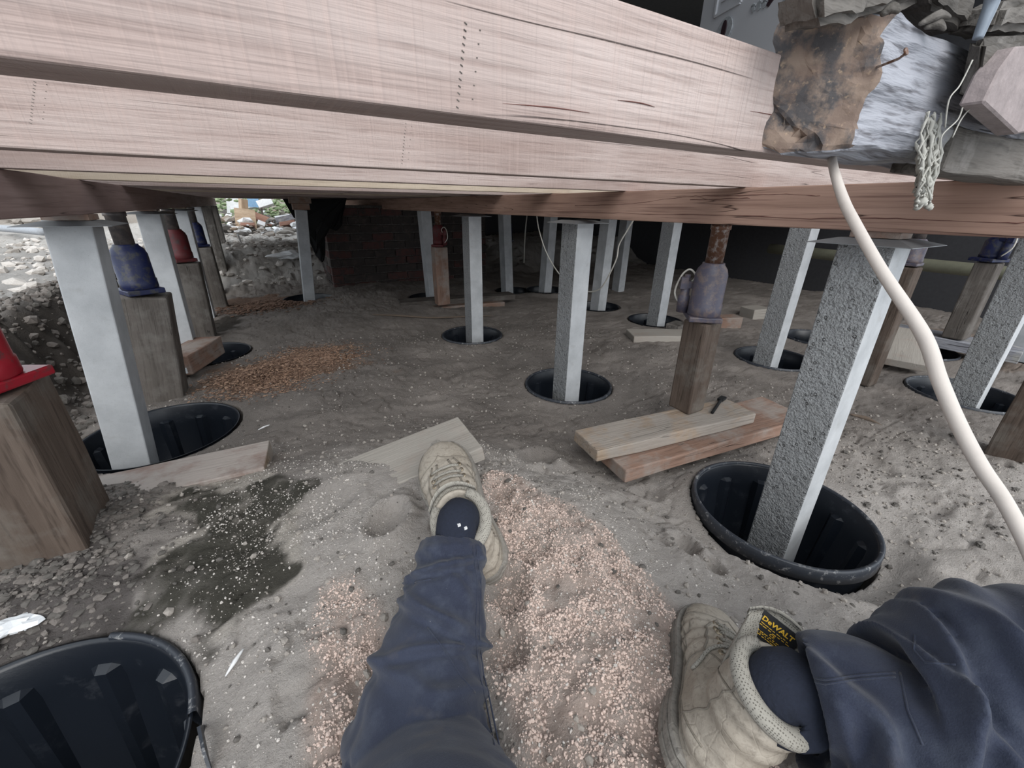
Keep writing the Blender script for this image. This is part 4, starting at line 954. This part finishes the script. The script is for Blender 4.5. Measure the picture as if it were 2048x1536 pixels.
setp(tube('ground_pipe', [onz(-60, 452, -.40), onz(20, 458, -.40), onz(85, 464, -.41)], .05, 'pipe_grey', 12, 4), 'grey pipe on the bright ground left of the large left stump', 'pipe')
setp(tube('ground_pipe', [onz(200, 448, -.40), onz(262, 432, -.40), onz(330, 418, -.36)], .035, 'pipe_white', 10, 4), 'pale pipe on the bright ground between the two nearest left stumps', 'pipe')
# bank rubble beyond the left stump
for i, (u, v, s_) in enumerate([(30, 440, .12), (75, 445, .10), (210, 424, .16), (150, 428, .12), (0, 430, .14), (50, 428, .15)]):
    p = onz(u, v, -.42); lump('soil_heap', (p.x, p.y, -.40), (s_*1.6, s_, s_), 'clod_grey', ['first','second','third','fourth','fifth','sixth'][i]+' low spoil heap on the bright ground left of the building', 'soil heap', i)['group'] = 'spoil heaps left of the building'

# ------------------------------------------------------------------ door with magnets in the room above
dA, dB = onx(1403, 30, 2.35), None
dd = Vector((.287, 1.10, 0)).normalized(); nrm = Vector((-dd.y, dd.x, 0))
base = Vector((dA.x, dA.y, 0))
def onplane(u, v):
    d = ray(u, v); return d*(base.dot(nrm)/d.dot(nrm))
def along(u, v, off=0): p = onplane(u, v); return p+nrm*off
mw = Matrix((dd, nrm, Vector((0, 0, 1)))).transposed().to_4x4()
doorL = .95; door0 = base-dd*doorL
V, Fc = lattice(doorL, .035, 2.1, .3, .002); m_ = mw.copy(); m_.translation = (base-dd*doorL/2)-nrm*.0175+Vector((0, 0, HJ+JD+.03+1.05))
dr = meshobj('door_1', V, Fc, 'door', False, None, m_); dr['kind'] = 'structure'
q = onplane(1431, 34); q2 = onplane(1482, 6)
V, Fc = [], []
R3 = mw.to_3x3(); ln = (q2-q).length
for (c, s_) in (((q+q2)/2, (ln, .012, .012)), ((q+q2)/2+Vector((0, 0, .05)), (ln-.07, .010, .008))): bx(V, Fc, Vector((c.x, c.y, q.z if s_[2] == .012 else q.z+.05))+nrm*.004, s_, R3)
for px in (q, q2): bx(V, Fc, Vector((px.x, px.y, q.z+.3))+nrm*.004, (.012, .012, .6), R3)
meshobj('panel_moulding', V, Fc, 'door', False, dr)
c = onplane(1451, 60); mm = mw @ Matrix.Rotation(-math.pi/2, 4, 'X'); mm.translation = c+nrm*.004
t = thing('round_dial', 'round patterned dial fixed on the pale door behind the near joist', 'dial', tuple(c))
lathe('plate', [(.001, 0), (.055, 0), (.055, .006), (.001, .006)], 'dial', mm, 24, t, False, False) if 'dial' in M else None
M['dial'] = plain('grey speckled dial', (.33, .35, .37), .6, 0, 90, .6); M['dark_print'] = plain('dark print', (.03, .015, .02), .6)
o = lathe('plate', [(.052, -.004), (.052, .004)], 'dial', mm, 28, t)
m3 = mm.copy(); m3.translation = c+nrm*.010; m3 = m3 @ Matrix.Diagonal((.42, 1, 1, 1)); lathe('dark_oval', [(.040, -.003), (.040, .003)], 'dark_print', m3, 20, t)
for i, (u, v, s_, sh) in enumerate([(1508, 16, .016, 0), (1520, 11, .017, 0), (1531, 7, .016, 0), (1543, 2, .018, 1), (1571, 5, .016, 0), (1590, 7, .022, 1), (1599, 22, .014, 1), (1603, 4, .008, 0)]):
    c = along(u, v, .004); V, Fc = [], []
    bx(V, Fc, c, (s_, .006, s_*2.1), R3 @ Matrix.Rotation([.5, .3, .3, -.9, 0, .4, .5, 1.2][i], 3, 'Y')); bx(V, Fc, c+Vector((0, 0, s_*.5)), (s_*1.5, .006, s_*.5), R3)
    setp(meshobj('door_magnet', V, Fc, 'dark_print' if sh else 'dial'), ['first','second','third','fourth','fifth','sixth','seventh','eighth'][i]+' small magnet from the left on the pale door', 'magnet', 'magnets on the pale door')

# ------------------------------------------------------------------ the yard behind
def yb(u, v, u2, v2, Y, w_, h_, m, lab, nm='scrap_board', cat='board', Y2=None):
    a, b2 = ony(u, v, Y), ony(u2, v2, Y2 or Y); setp(beam(nm, a, b2, w_, h_, m, up=(0, .3, 1), res=.5), lab, cat)
yb(470, 436, 512, 440, 10.0, .1, .36, 'yard_wood', 'light brown scrap board lying among rubbish in the yard')
yb(500, 428, 545, 446, 10.4, .1, .14, 'yard_wood_red', 'dark red scrap plank slanting in the yard rubbish')
yb(482, 452, 510, 452, 9.6, .3, .05, 'yard_wood_red', 'flat reddish board on the yard sand')
yb(552, 442, 590, 434, 9.8, .1, .10, 'weathered', 'grey scrap plank at the right of the yard rubbish')
yb(560, 452, 590, 447, 9.5, .3, .07, 'yard_wood_red', 'orange scrap piece at the yard edge left of the lone stump')
yb(515, 444, 530, 450, 9.8, .08, .08, 'sheet_white', 'short white stick in the yard rubbish')
yb(550, 436, 580, 432, 9.9, .06, .06, 'pipe_white', 'thin white length lying at the right of the yard rubbish')
yb(488, 432, 486, 398, 10.2, .12, .12, 'yard_wood', 'upright pale post in the yard', 'yard_post', 'post')
yb(525, 430, 519, 398, 10.6, .04, .04, 'weathered_dark', 'thin dark stake in the yard', 'stake', 'stake')
yb(516, 411, 544, 402, 10.6, .14, .14, 'pipe_white', 'white pipe leaning in the yard', 'waste_pipe', 'pipe')
yb(462, 418, 515, 410, 11.0, .1, .1, 'sheet_white', 'long white bar across the yard at the back')
for (px, Y, m, lab, nm) in [([(494, 413), (494, 396), (518, 396), (517, 415)], 10.8, 'sheet_blue', 'pale blue panel standing in the yard', 'blue_panel'), ([(455, 440), (452, 396), (485, 396), (486, 420)], 11.6, 'sheet_white', 'white sheet propped at the back left of the yard', 'white_sheet')]:
    q = [ony(u, v, Y) for u, v in px]; V = [tuple(c) for c in q]+[(c.x, c.y+.08, c.z) for c in q]
    setp(meshobj(nm, V, [(0, 1, 2, 3), (7, 6, 5, 4), (0, 4, 5, 1), (1, 5, 6, 2), (2, 6, 7, 3), (3, 7, 4, 0)], m), lab, 'panel')
p = ony(588, 400, 5.0)
lump('white_bag', tuple(onz(585, 514, -.62)+Vector((0, 0, .02))), (.20, .10, .05), 'sheet_white', 'white crumpled bag on the sand left of the lone stump', 'bag', 3)
x = rng.uniform(-1.5, 3.0, 1500); y = rng.uniform(10.8, 13.5, 1500); zz = -.5+rng.random(1500)**1.5*.6
scatter('weeds', np.stack([x, y, zz], 1), .02+.05*rng.random(1500), 'grass', 'green weeds growing behind the yard rubbish', 'weeds', .6, ['grass'], 11, 1.5)
x = rng.uniform(-1.2, 2.5, 900); y = rng.uniform(8.6, 12.5, 900)
scatter('yard_rubble', np.stack([x, y, -.52+(.1+.08*(y-8.6))*rng.random(900)], 1), .02+.10*rng.random(900)**3, 'sheet_white', 'pale rubble strewn across the yard', 'rubble', .6, ['clod_grey', 'packer', 'weathered_dark', 'clod_dark'], 12, 1.6)
struct_box('trim_1', (-8, 15.5, -.6), (9, 15.6, 1.4), 'clod_grey')
o = beam('stick', onx(476, 470, -.2), onx(494, 512, -.25), .02, .02, 'pipe_white', res=.5); setp(o, 'thin white stick leaning at the far end of the left row', 'stick')

# ------------------------------------------------------------------ person: legs of the photographer
def remeshed(V, Fc, voxel, it=4, name='tmp'):
    me = bpy.data.meshes.new(name); me.from_pydata([tuple(v) for v in V], [], Fc); o = link(bpy.data.objects.new(name, me))
    md = o.modifiers.new('r', 'REMESH'); md.mode = 'VOXEL'; md.voxel_size = voxel; md.use_smooth_shade = True
    if it: ms = o.modifiers.new('s', 'SMOOTH'); ms.factor = .5; ms.iterations = it
    dg = bpy.context.evaluated_depsgraph_get(); me2 = bpy.data.meshes.new_from_object(o.evaluated_get(dg)); bpy.data.objects.remove(o); return me2
def legtube(path, rad, seg, V, Fc, folds, seed, squash=1.0, hem=True):
    n_ = 26; P = smoothpath(path, n_); Rr = np.interp(np.linspace(0, len(path)-1, len(P)), range(len(path)), rad); N_ = len(P)
    t = (P[1]-P[0]).normalized(); u = Vector((0, 0, 1)); b0 = len(V); acc = 0
    rows = []
    for i, p in enumerate(P):
        t = (P[min(i+1, N_-1)]-P[max(i-1, 0)]).normalized(); u = (u-t*u.dot(t)).normalized(); v = t.cross(u)
        if i: acc += (P[i]-P[i-1]).length
        th = np.linspace(0, 2*math.pi, seg, endpoint=False)
        f = folds(acc, th, Rr[i])
        rows.append([p+u*float((Rr[i]*squash+q)*math.cos(a))+v*float((Rr[i]+q)*math.sin(a)) for a, q in zip(th, f)])
    if hem:
        c = P[0]; t = (P[1]-P[0]).normalized()
        ring = [c+(q-c)*.86+t*.004 for q in rows[0]]; ring2 = [c+(q-c)*.82+t*.05 for q in rows[0]]
        rows = [ring2, ring]+rows
    for row in rows: V.extend(row)
    for i in range(len(rows)-1):
        for k in range(seg):
            j = (k+1) % seg; Fc.append((b0+i*seg+k, b0+i*seg+j, b0+(i+1)*seg+j, b0+(i+1)*seg+k))
    Fc.append(tuple(b0+k for k in range(seg))[::-1]); Fc.append(tuple(b0+(len(rows)-1)*seg+k for k in range(seg)))
def foldsL(s, th, r):
    w_ = noise2(np.full_like(th, s*9), np.cos(th)*1.2+th*.2, 5)
    f = .010*noise2(np.full_like(th, s*14)+np.sin(th)*1.3, np.cos(th)*1.5, 41)+.006*np.abs(noise2(s*38+np.sin(th)*2.2, np.cos(th)*2.2+3, 43))*2-.003
    # overlapping cross folds
    for (c, a0, wd, am, sl) in [(.050, .0, .007, .013, .022), (.095, .9, .006, .010, -.034), (.125, .2, .008, .012, -.02), (.165, -.6, .007, .009, .03), (.205, .6, .009, .011, -.03), (.235, -.2, .010, .013, .026), (.262, .3, .008, .010, .014), (.300, .7, .008, .012, -.02), (.02, .0, .010, .007, .008)]:
        d = s-c-sl*np.sin(th-a0); f = f+am*np.exp(-(d/wd)**2)*(.55+.45*np.cos(th-a0))-am*.6*np.exp(-((d-wd*1.7)/wd)**2)*(.55+.45*np.cos(th-a0))
    return f
def foldsR(s, th, r):
    f = .014*noise2(np.full_like(th, s*11)+np.sin(th)*1.3, np.cos(th)*1.5, 51)+.007*np.abs(noise2(s*30+np.sin(th)*2, np.cos(th)*2.2+3, 53))*2-.003
    for (c, a0, wd, am, sl) in [(.016, 1.0, .007, .008, .006), (.045, .9, .007, .012, .05), (.08, .3, .008, .014, -.05), (.12, .8, .008, .013, .05), (.16, .3, .010, .014, -.04), (.21, .6, .010, .014, .04), (.26, .2, .012, .013, -.04)]:
        d = s-c-sl*np.sin(th-a0); f = f+am*np.exp(-(d/wd)**2)*(.55+.45*np.cos(th-a0))-am*.6*np.exp(-((d-wd*1.7)/wd)**2)*(.55+.45*np.cos(th-a0))
    return f
def person(pr):
    V, Fc = [], []
    Lp = [dep(908, 1085, AL-.015), dep(895, 1180, AL-.06), dep(866, 1300, AL-.115), dep(843, 1420, AL-.17), dep(838, 1560, AL-.215), Vector((.03, .13, -.555)), Vector((.03, -.02, -.56)), Vector((.0, -.22, -.57))]
    legtube(Lp, [.054, .066, .078, .088, .098, .108, .115, .12], 90, V, Fc, foldsL, 1, .92)
    Rp = [dep(1624, 1402, AR-.012), dep(1686, 1414, AR-.024), dep(1760, 1470, AR-.04), dep(1930, 1495, AR-.055), dep(2120, 1490, AR-.07), Vector((.70, -.20, -.45)), Vector((.70, -.36, -.48)), Vector((.48, -.44, -.53)), Vector((.14, -.34, -.56))]
    legtube(Rp, [.068, .080, .104, .132, .145, .145, .14, .14, .13], 90, V, Fc, foldsR, 2, .95)
    # pelvis
    legtube([Vector((-.12, -.30, -.55)), Vector((.05, -.33, -.54)), Vector((.22, -.32, -.55))], [.10, .14, .11], 40, V, Fc, lambda s, th, r: 0*th, 3, 1, False)
    me = remeshed(V, Fc, .0036, 1, 'trousers'); me.materials.clear(); me.materials.append(M['denim'])
    tr = link(bpy.data.objects.new('trousers', me)); adopt(tr, pr); tr['label'] = 'creased dusty navy work trousers'
    # seams, drawn on the cloth as raised stitching
    dg = bpy.context.evaluated_depsgraph_get(); bvh = BVHTree.FromPolygons([v.co for v in me.vertices], [p.vertices for p in me.polygons])
    def seam(px, r_=.0011, nm='seam', m='denim', off=0.0004):
        out = []
        for u, v in [(a[0]+(b2[0]-a[0])*k/8, a[1]+(b2[1]-a[1])*k/8) for a, b2 in zip(px[:-1], px[1:]) for k in range(8)]:
            d = ray(u, v).normalized(); h = bvh.ray_cast(Vector((0, 0, 0)), d)
            if h[0] is not None: out.append(h[0]-d*off)
        if len(out) > 3:
            V, Fc = tubegeo(out, r_, 6); return meshobj(nm, V, Fc, m, True, tr)
    seam([(952, 1090), (962, 1170), (958, 1260), (965, 1340), (985, 1420), (1000, 1500)]); seam([(946, 1092), (955, 1170), (951, 1260), (957, 1340), (976, 1420), (990, 1500)])
    seam([(855, 1255), (890, 1300), (920, 1350), (955, 1390)]); seam([(830, 1165), (868, 1158)], .0016)
    seam([(1545, 1320), (1600, 1350), (1650, 1360), (1720, 1350), (1800, 1345)]); seam([(1545, 1328), (1600, 1358), (1650, 1368), (1720, 1358), (1800, 1353)])
    seam([(1830, 1270), (1828, 1300), (1850, 1325), (1920, 1330)]); seam([(1800, 1345), (1815, 1420), (1850, 1500)])
    return tr

def boot(org, fwd, up, L, label, name_text, flip=1, parent=None, hs=1.0, tl=(.118, .020, .092)):
    """local: x toe, z up, y left; sole bottom z=0, heel back x=0"""
    x = Vector(fwd).normalized(); z = Vector(up); z = (z-x*z.dot(x)).normalized(); y = z.cross(x)
    mw = Matrix((x, y, z)).transposed().to_4x4(); mw.translation = Vector(org)
    sc = L/.32
    mw = mw @ Matrix.Diagonal((sc, sc*flip, sc*hs, 1))
    V, Fc = [], []
    st = np.array([0, .01, .03, .06, .10, .14, .18, .215, .25, .28, .30, .313, .32]); hw = np.array([.012, .027, .037, .041, .040, .041, .048, .054, .054, .047, .036, .022, .006])
    ht = np.array([.075, .085, .095, .105, .112, .106, .092, .078, .068, .062, .056, .048, .036])
    seg = 28; b0 = 0; xs = np.linspace(0, .32, 40); ys = np.interp(xs, st, hw); hs_ = np.interp(xs, st, ht)
    for xx, w_, h_ in zip(xs, ys, hs_):
        for k in range(seg):
            a = 2*math.pi*k/seg; c, s_ = math.cos(a), math.sin(a); c = math.copysign(abs(c)**.75, c)
            yy = w_*c*(1-.30*max(0, s_)**1.6); zz = .018+(h_-.018)*(.42+.58*math.copysign(abs(s_)**.85, s_)) if s_ > 0 else .018+(h_-.018)*.42*(1-abs(s_)**.5)
            V.append(Vector((xx, yy+.006*math.sin(xx/.32*3.1), zz)))
    for i in range(len(xs)-1):
        for k in range(seg):
            j = (k+1) % seg; Fc.append((i*seg+k, i*seg+j, (i+1)*seg+j, (i+1)*seg+k))
    Fc.append(tuple(range(seg))[::-1]); Fc.append(tuple((len(xs)-1)*seg+k for k in range(seg)))
    b0 = len(V)
    sh = [(.05, .056, .050, .034), (.09, .056, .053, .037), (.125, .054, .050, .039), (.15, .052, .048, .040), (.163, .050, .046, .040), (.166, .050, .041, .035), (.155, .050, .036, .030), (.10, .052, .033, .026)]
    for (zz, cx, rx, ry) in sh:
        for k in range(seg):
            a = 2*math.pi*k/seg; V.append(Vector((cx+rx*math.cos(a)+.004*max(0, -math.cos(a))*0, ry*math.sin(a), zz+.012*math.cos(a)*(zz > .12))))
    for i in range(len(sh)-1):
        for k in range(seg):
            j = (k+1) % seg; Fc.append((b0+i*seg+k, b0+i*seg+j, b0+(i+1)*seg+j, b0+(i+1)*seg+k))
    Fc.append(tuple(b0+k for k in range(seg))[::-1]); Fc.append(tuple(b0+(len(sh)-1)*seg+k for k in range(seg)))
    me = remeshed(V, Fc, .0032, 5, 'boot_upper')
    co = np.zeros(len(me.vertices)*3); me.vertices.foreach_get('co', co); co = co.reshape(-1, 3)
    nn = np.zeros(len(me.vertices)*3); me.vertices.foreach_get('normal', nn); nn = nn.reshape(-1, 3)
    X, Y, Z = co.T
    wr = .0022*noise3(X*38, Y*38, Z*38, 3)+.0012*noise3(X*90, Y*90, Z*90, 4)
    fl = np.exp(-((X-.175)/.05)**2)*(Z > .03); wr += fl*.0022*np.sin(X*230+6*noise3(X*12, Y*12, Z*12, 6))
    hl = np.exp(-((X-.02)/.05)**2); wr += hl*.0014*np.sin(Z*260+Y*40)
    co += nn*wr[:, None]; me.vertices.foreach_set('co', co.ravel()); me.update()
    me.materials.clear(); me.materials.append(M['leather'])
    bvh = BVHTree.FromPolygons([v.co for v in me.vertices], [p.vertices for p in me.polygons])
    up_ = link(bpy.data.objects.new('boot', me)); up_.matrix_world = mw; adopt(up_, parent); up_['label'] = label
    def sub(nm, V, Fc, m, smooth=True, lab=None):
        o = meshobj(nm, V, Fc, m, smooth, None, mw); o.parent = up_; bpy.context.view_layer.update(); o.matrix_parent_inverse = up_.matrix_world.inverted()
        if lab: o['label'] = lab
        return o
    # sole
    V, Fc = [], []; so = []
    for k in range(64):
        a = 2*math.pi*k/64; t_ = (1-math.cos(a))/2; xx = -.004+t_*.330; w_ = np.interp(np.clip(xx, 0, .32), st, hw)+.0065
        if xx < .008 or xx > .312: w_ = w_*.8
        so.append((xx, math.copysign(w_*(1 if abs(math.sin(a)) > .15 else abs(math.sin(a))/.15), math.sin(a))+.006*math.sin(xx/.32*3.1)))
    levels = [(.000, .96), (.003, 1.0), (.010, 1.0), (.011, .985), (.013, .985), (.014, 1.0), (.022, 1.0), (.023, .98), (.025, .98), (.026, 1.0), (.031, .985), (.032, .90)]
    for zz, s_ in levels:
        for (a, b2) in so: V.append(Vector((.16+(a-.16)*s_, b2*s_, zz+(.012*max(0, (a-.26)/.06)**2 if 1 else 0))))
    for i in range(len(levels)-1):
        for k in range(64): j = (k+1) % 64; Fc.append((i*64+k, i*64+j, (i+1)*64+j, (i+1)*64+k))
    Fc.append(tuple(range(64))[::-1]); Fc.append(tuple((len(levels)-1)*64+k for k in range(64)))
    sub('sole', V, Fc, 'sole', False, 'layered rubber sole')
    # padded collar
    V, Fc = [], []; ring = [Vector((.050+.044*math.cos(a)-.001, .038*math.sin(a), .160+.012*math.cos(a))) for a in np.linspace(.75, 2*math.pi-.75, 44)]
    tubegeo(ring, [.0105*(.75+.25*math.sin(math.pi*i/43)) for i in range(44)], 14, V, Fc); sub('collar', V, Fc, 'lining', True, 'pale padded collar')
    # tongue
    V, Fc = [], []; nT = 14; mT = 8
    for s_ in (0, 1):
        for i in range(nT):
            t_ = i/(nT-1); cx = tl[0]+tl[1]*t_; cz = .110+tl[2]*t_; 
            for j in range(mT+1):
                q = (j/mT-.5)*2; ww = .030+.010*t_; V.append(Vector((cx-.020*q*q-.009*s_*math.sin(min(1, t_*1.15+.1)*2.6)-.004*s_, ww*q, cz-.006*q*q-(.010*abs(q)**3*(t_ > .9)))))
    W1 = mT+1
    for s_ in (0, 1):
        for i in range(nT-1):
            for j in range(mT):
                a = s_*nT*W1+i*W1+j; f = (a, a+1, a+1+W1, a+W1); Fc.append(f if s_ == 0 else f[::-1])
    for i in range(nT-1):
        for j in (0, mT): a = i*W1+j; b2 = a+nT*W1; Fc.append((a, a+W1, b2+W1, b2) if j == 0 else (b2, b2+W1, a+W1, a))
    for j in range(mT):
        for i in (0, nT-1): a = i*W1+j; b2 = a+nT*W1; Fc.append((a, b2, b2+1, a+1))
    sub('tongue', V, Fc, 'lining', True, 'padded mesh tongue')
    def surf(p, d):
        h = bvh.ray_cast(Vector(p), Vector(d).normalized()); return h[0]
    # eyelet flaps, laces
    for i in range(6):
        xx = .212-.018*i; pts = []
        for q in np.linspace(-1, 1, 9):
            h = surf((xx+.004*q, .026*q, .3), (0, 0, -1))
            if h: pts.append(h+Vector((0, 0, .0035*(1-q*q)+.002)))
        if len(pts) > 4: V, Fc = tubegeo(pts, .0028, 8); sub('lace', V, Fc, 'lining', True)
        for s_ in (-1, 1):
            h = surf((xx, .028*s_, .3), (0, 0, -1))
            if h: 
                V, Fc = [], []
                for k in range(12):
                    a = 2*math.pi*k/12
                    for (rr, zz) in ((.0045, 0), (.0045, .002), (.0022, .0022)): V.append(h+Vector((rr*math.cos(a), rr*math.sin(a), zz)))
                for k in range(12):
                    j = (k+1) % 12
                    for q in range(2): Fc.append((k*3+q, j*3+q, j*3+q+1, k*3+q+1))
                sub('eyelet', V, Fc, 'brass')
    for s_ in (-1, 1):   # raised eyelet facings and loose lace ends lying on the leather
        for off, r_ in ((.021, .0022), (.040, .0018)):
            pts = [h+Vector((0, 0, .0006)) for h in (surf((xx, off*s_*(1-.8*max(0, xx-.19)/.05*.6), .3), (0, 0, -1)) for xx in np.linspace(.112, .235, 22)) if h]
            if len(pts) > 4: V, Fc = tubegeo(pts, r_, 6); sub('eyelet_facing', V, Fc, 'leather_dark')
        pts = [h+Vector((0, .002*s_, .002)) for h in (surf((.118+.02*math.sin(q*5), s_*.2, .118-.055*q), (0, -s_, 0)) for q in np.linspace(0, 1, 12)) if h]
        if len(pts) > 4: V, Fc = tubegeo(pts, .0024, 7); sub('lace', V, Fc, 'lining')
    # raised seams round the upper: toe cap, side panel, heel counter
    def around(fn, r_=.0014, k=26):
        for s_ in (-1, 1):
            pts = []
            for t_ in np.linspace(0, 1, k):
                p, d = fn(t_, s_); h = surf(p, d)
                if h: pts.append(h)
            if len(pts) > 4: V, Fc = tubegeo(pts, r_, 6); sub('seam', V, Fc, 'leather_dark')
    around(lambda t_, s_: ((.262-.035*t_, s_*.12*t_+.004, .3-.26*t_), (0, -s_*(.12*t_), -(.3-.26*t_)+.02)) if t_ < .98 else ((.225, s_*.2, .04), (0, -s_, 0)))
    around(lambda t_, s_: ((.10+.07*math.sin(t_*3.1)-.09*t_, s_*.2, .035+.10*t_), (0, -s_, 0)))
    around(lambda t_, s_: ((.045-.02*t_, s_*.2, .035+.105*t_), (0, -s_, 0)))
    around(lambda t_, s_: ((.01+.20*t_, s_*.2, .060-.022*math.sin(t_*3.1)), (0, -s_, 0)))
    around(lambda t_, s_: ((.01+.29*t_, s_*.2, .040), (0, -s_, 0)), .0018)
    if name_text:
        # woven label inside the tongue
        tm = Matrix(((0, .212, -.977, .1165), (-1, 0, 0, .007), (0, .977, .212, .178), (0, 0, 0, 1)))
        V, Fc = lattice(.046, .036, .0012, .02, .0004); lb = sub('tongue_label', [tm @ Vector(v) for v in V], Fc, 'label_black', False, 'black woven label with yellow lettering')
        for (txt, sz, yy) in ((name_text, .0088, .0085), ('CE', .0050, -.0045)):
            cu = bpy.data.curves.new('t', 'FONT'); cu.body = txt; cu.size = sz; cu.align_x = 'CENTER'; cu.align_y = 'CENTER'; cu.extrude = .0003; cu.resolution_u = 2
            if txt == name_text: cu.offset = .0002
            to = link(bpy.data.objects.new('t', cu)); dg = bpy.context.evaluated_depsgraph_get(); me3 = bpy.data.meshes.new_from_object(to.evaluated_get(dg)); bpy.data.objects.remove(to)
            me3.transform(tm @ Matrix.Translation((0, yy, .0010))); me3.materials.clear(); me3.materials.append(M['label_gold'])
            lt = link(bpy.data.objects.new('lettering', me3)); lt.matrix_world = mw; lt.parent = up_; bpy.context.view_layer.update(); lt.matrix_parent_inverse = up_.matrix_world.inverted(); lt['label'] = 'yellow woven lettering'
        V, Fc = [], []; rr = random.Random(2)      # rows of print too worn and small to read
        for yy in (.0020, -.0010, -.0080, -.0105, -.0130):
            xx = -.016
            while xx < .014:
                ln = rr.uniform(.0012, .0042); c = tm @ Vector((xx+ln/2, yy+rr.uniform(-.0004, .0004), .0009)); bx(V, Fc, c, (ln, .0009, .0004), tm.to_3x3() @ Matrix.Rotation(rr.uniform(-.12, .12), 3, 'Z')); xx += ln+rr.uniform(.0006, .0020)
        sub('faded_print', V, Fc, 'label_gold', False)
    return up_, mw
# left boot: toe up on the board end, rolled over to the left; right boot: laid outward, pointing away
PR = thing('person', 'seated person in navy work trousers and tan boots, only the legs in view', 'person', (.05, -.2, -.66))
bL, mL = boot((.265, .50, -.665), (.1, .975, .2), (-.37, -.15, .91), .375, 'dusty tan work boot on the left foot, toe on the board end', None, 1, PR, .82, (.100, .008, .072))
bR, mR = boot((.295, .09, -.615), (.835, .45, -.32), (.43, -.17, .89), .36, 'dusty tan work boot on the right foot with a black label inside the tongue', 'DeWALT', 1, PR, .85)
AL = (mL @ Vector((.056, 0, .165))).dot(CF); AR = (mR @ Vector((.056, 0, .16))).dot(CF)
print('ankle depths', AL, AR)
TR = person(PR)
# socks
a = mL @ Vector((.046, 0, .10)); b_ = mL @ Vector((.044, 0, .175)); c = dep(908, 1115, AL-.03)
s1 = tube('sock', [a, b_, c+(b_-c)*.35, c], [.033, .034, .036, .044], 'sock', 24, 8, PR); s1['label'] = 'dark navy sock at the left ankle'
a = mR @ Vector((.046, 0, .09)); b_ = mR @ Vector((.044, 0, .165)); c = dep(1570, 1392, AR-.01)
s2 = tube('sock', [a, b_, c], [.033, .036, .056], 'sock', 24, 8, PR); s2['label'] = 'dark navy sock at the right ankle'
for (u, v) in ((918, 1050), (931, 1056)):
    h = None
    bvh = BVHTree.FromPolygons([s1.matrix_world @ v_.co for v_ in s1.data.vertices], [p.vertices for p in s1.data.polygons]); hh = bvh.ray_cast(Vector((0, 0, 0)), ray(u, v).normalized())
    if hh[0] is not None:
        V, Fc = [], []; bx(V, Fc, hh[0], (.005, .004, .004)); o = meshobj('sock_mark', V, Fc, 'paper', False); o.parent = s1; bpy.context.view_layer.update(); o.matrix_parent_inverse = s1.matrix_world.inverted()
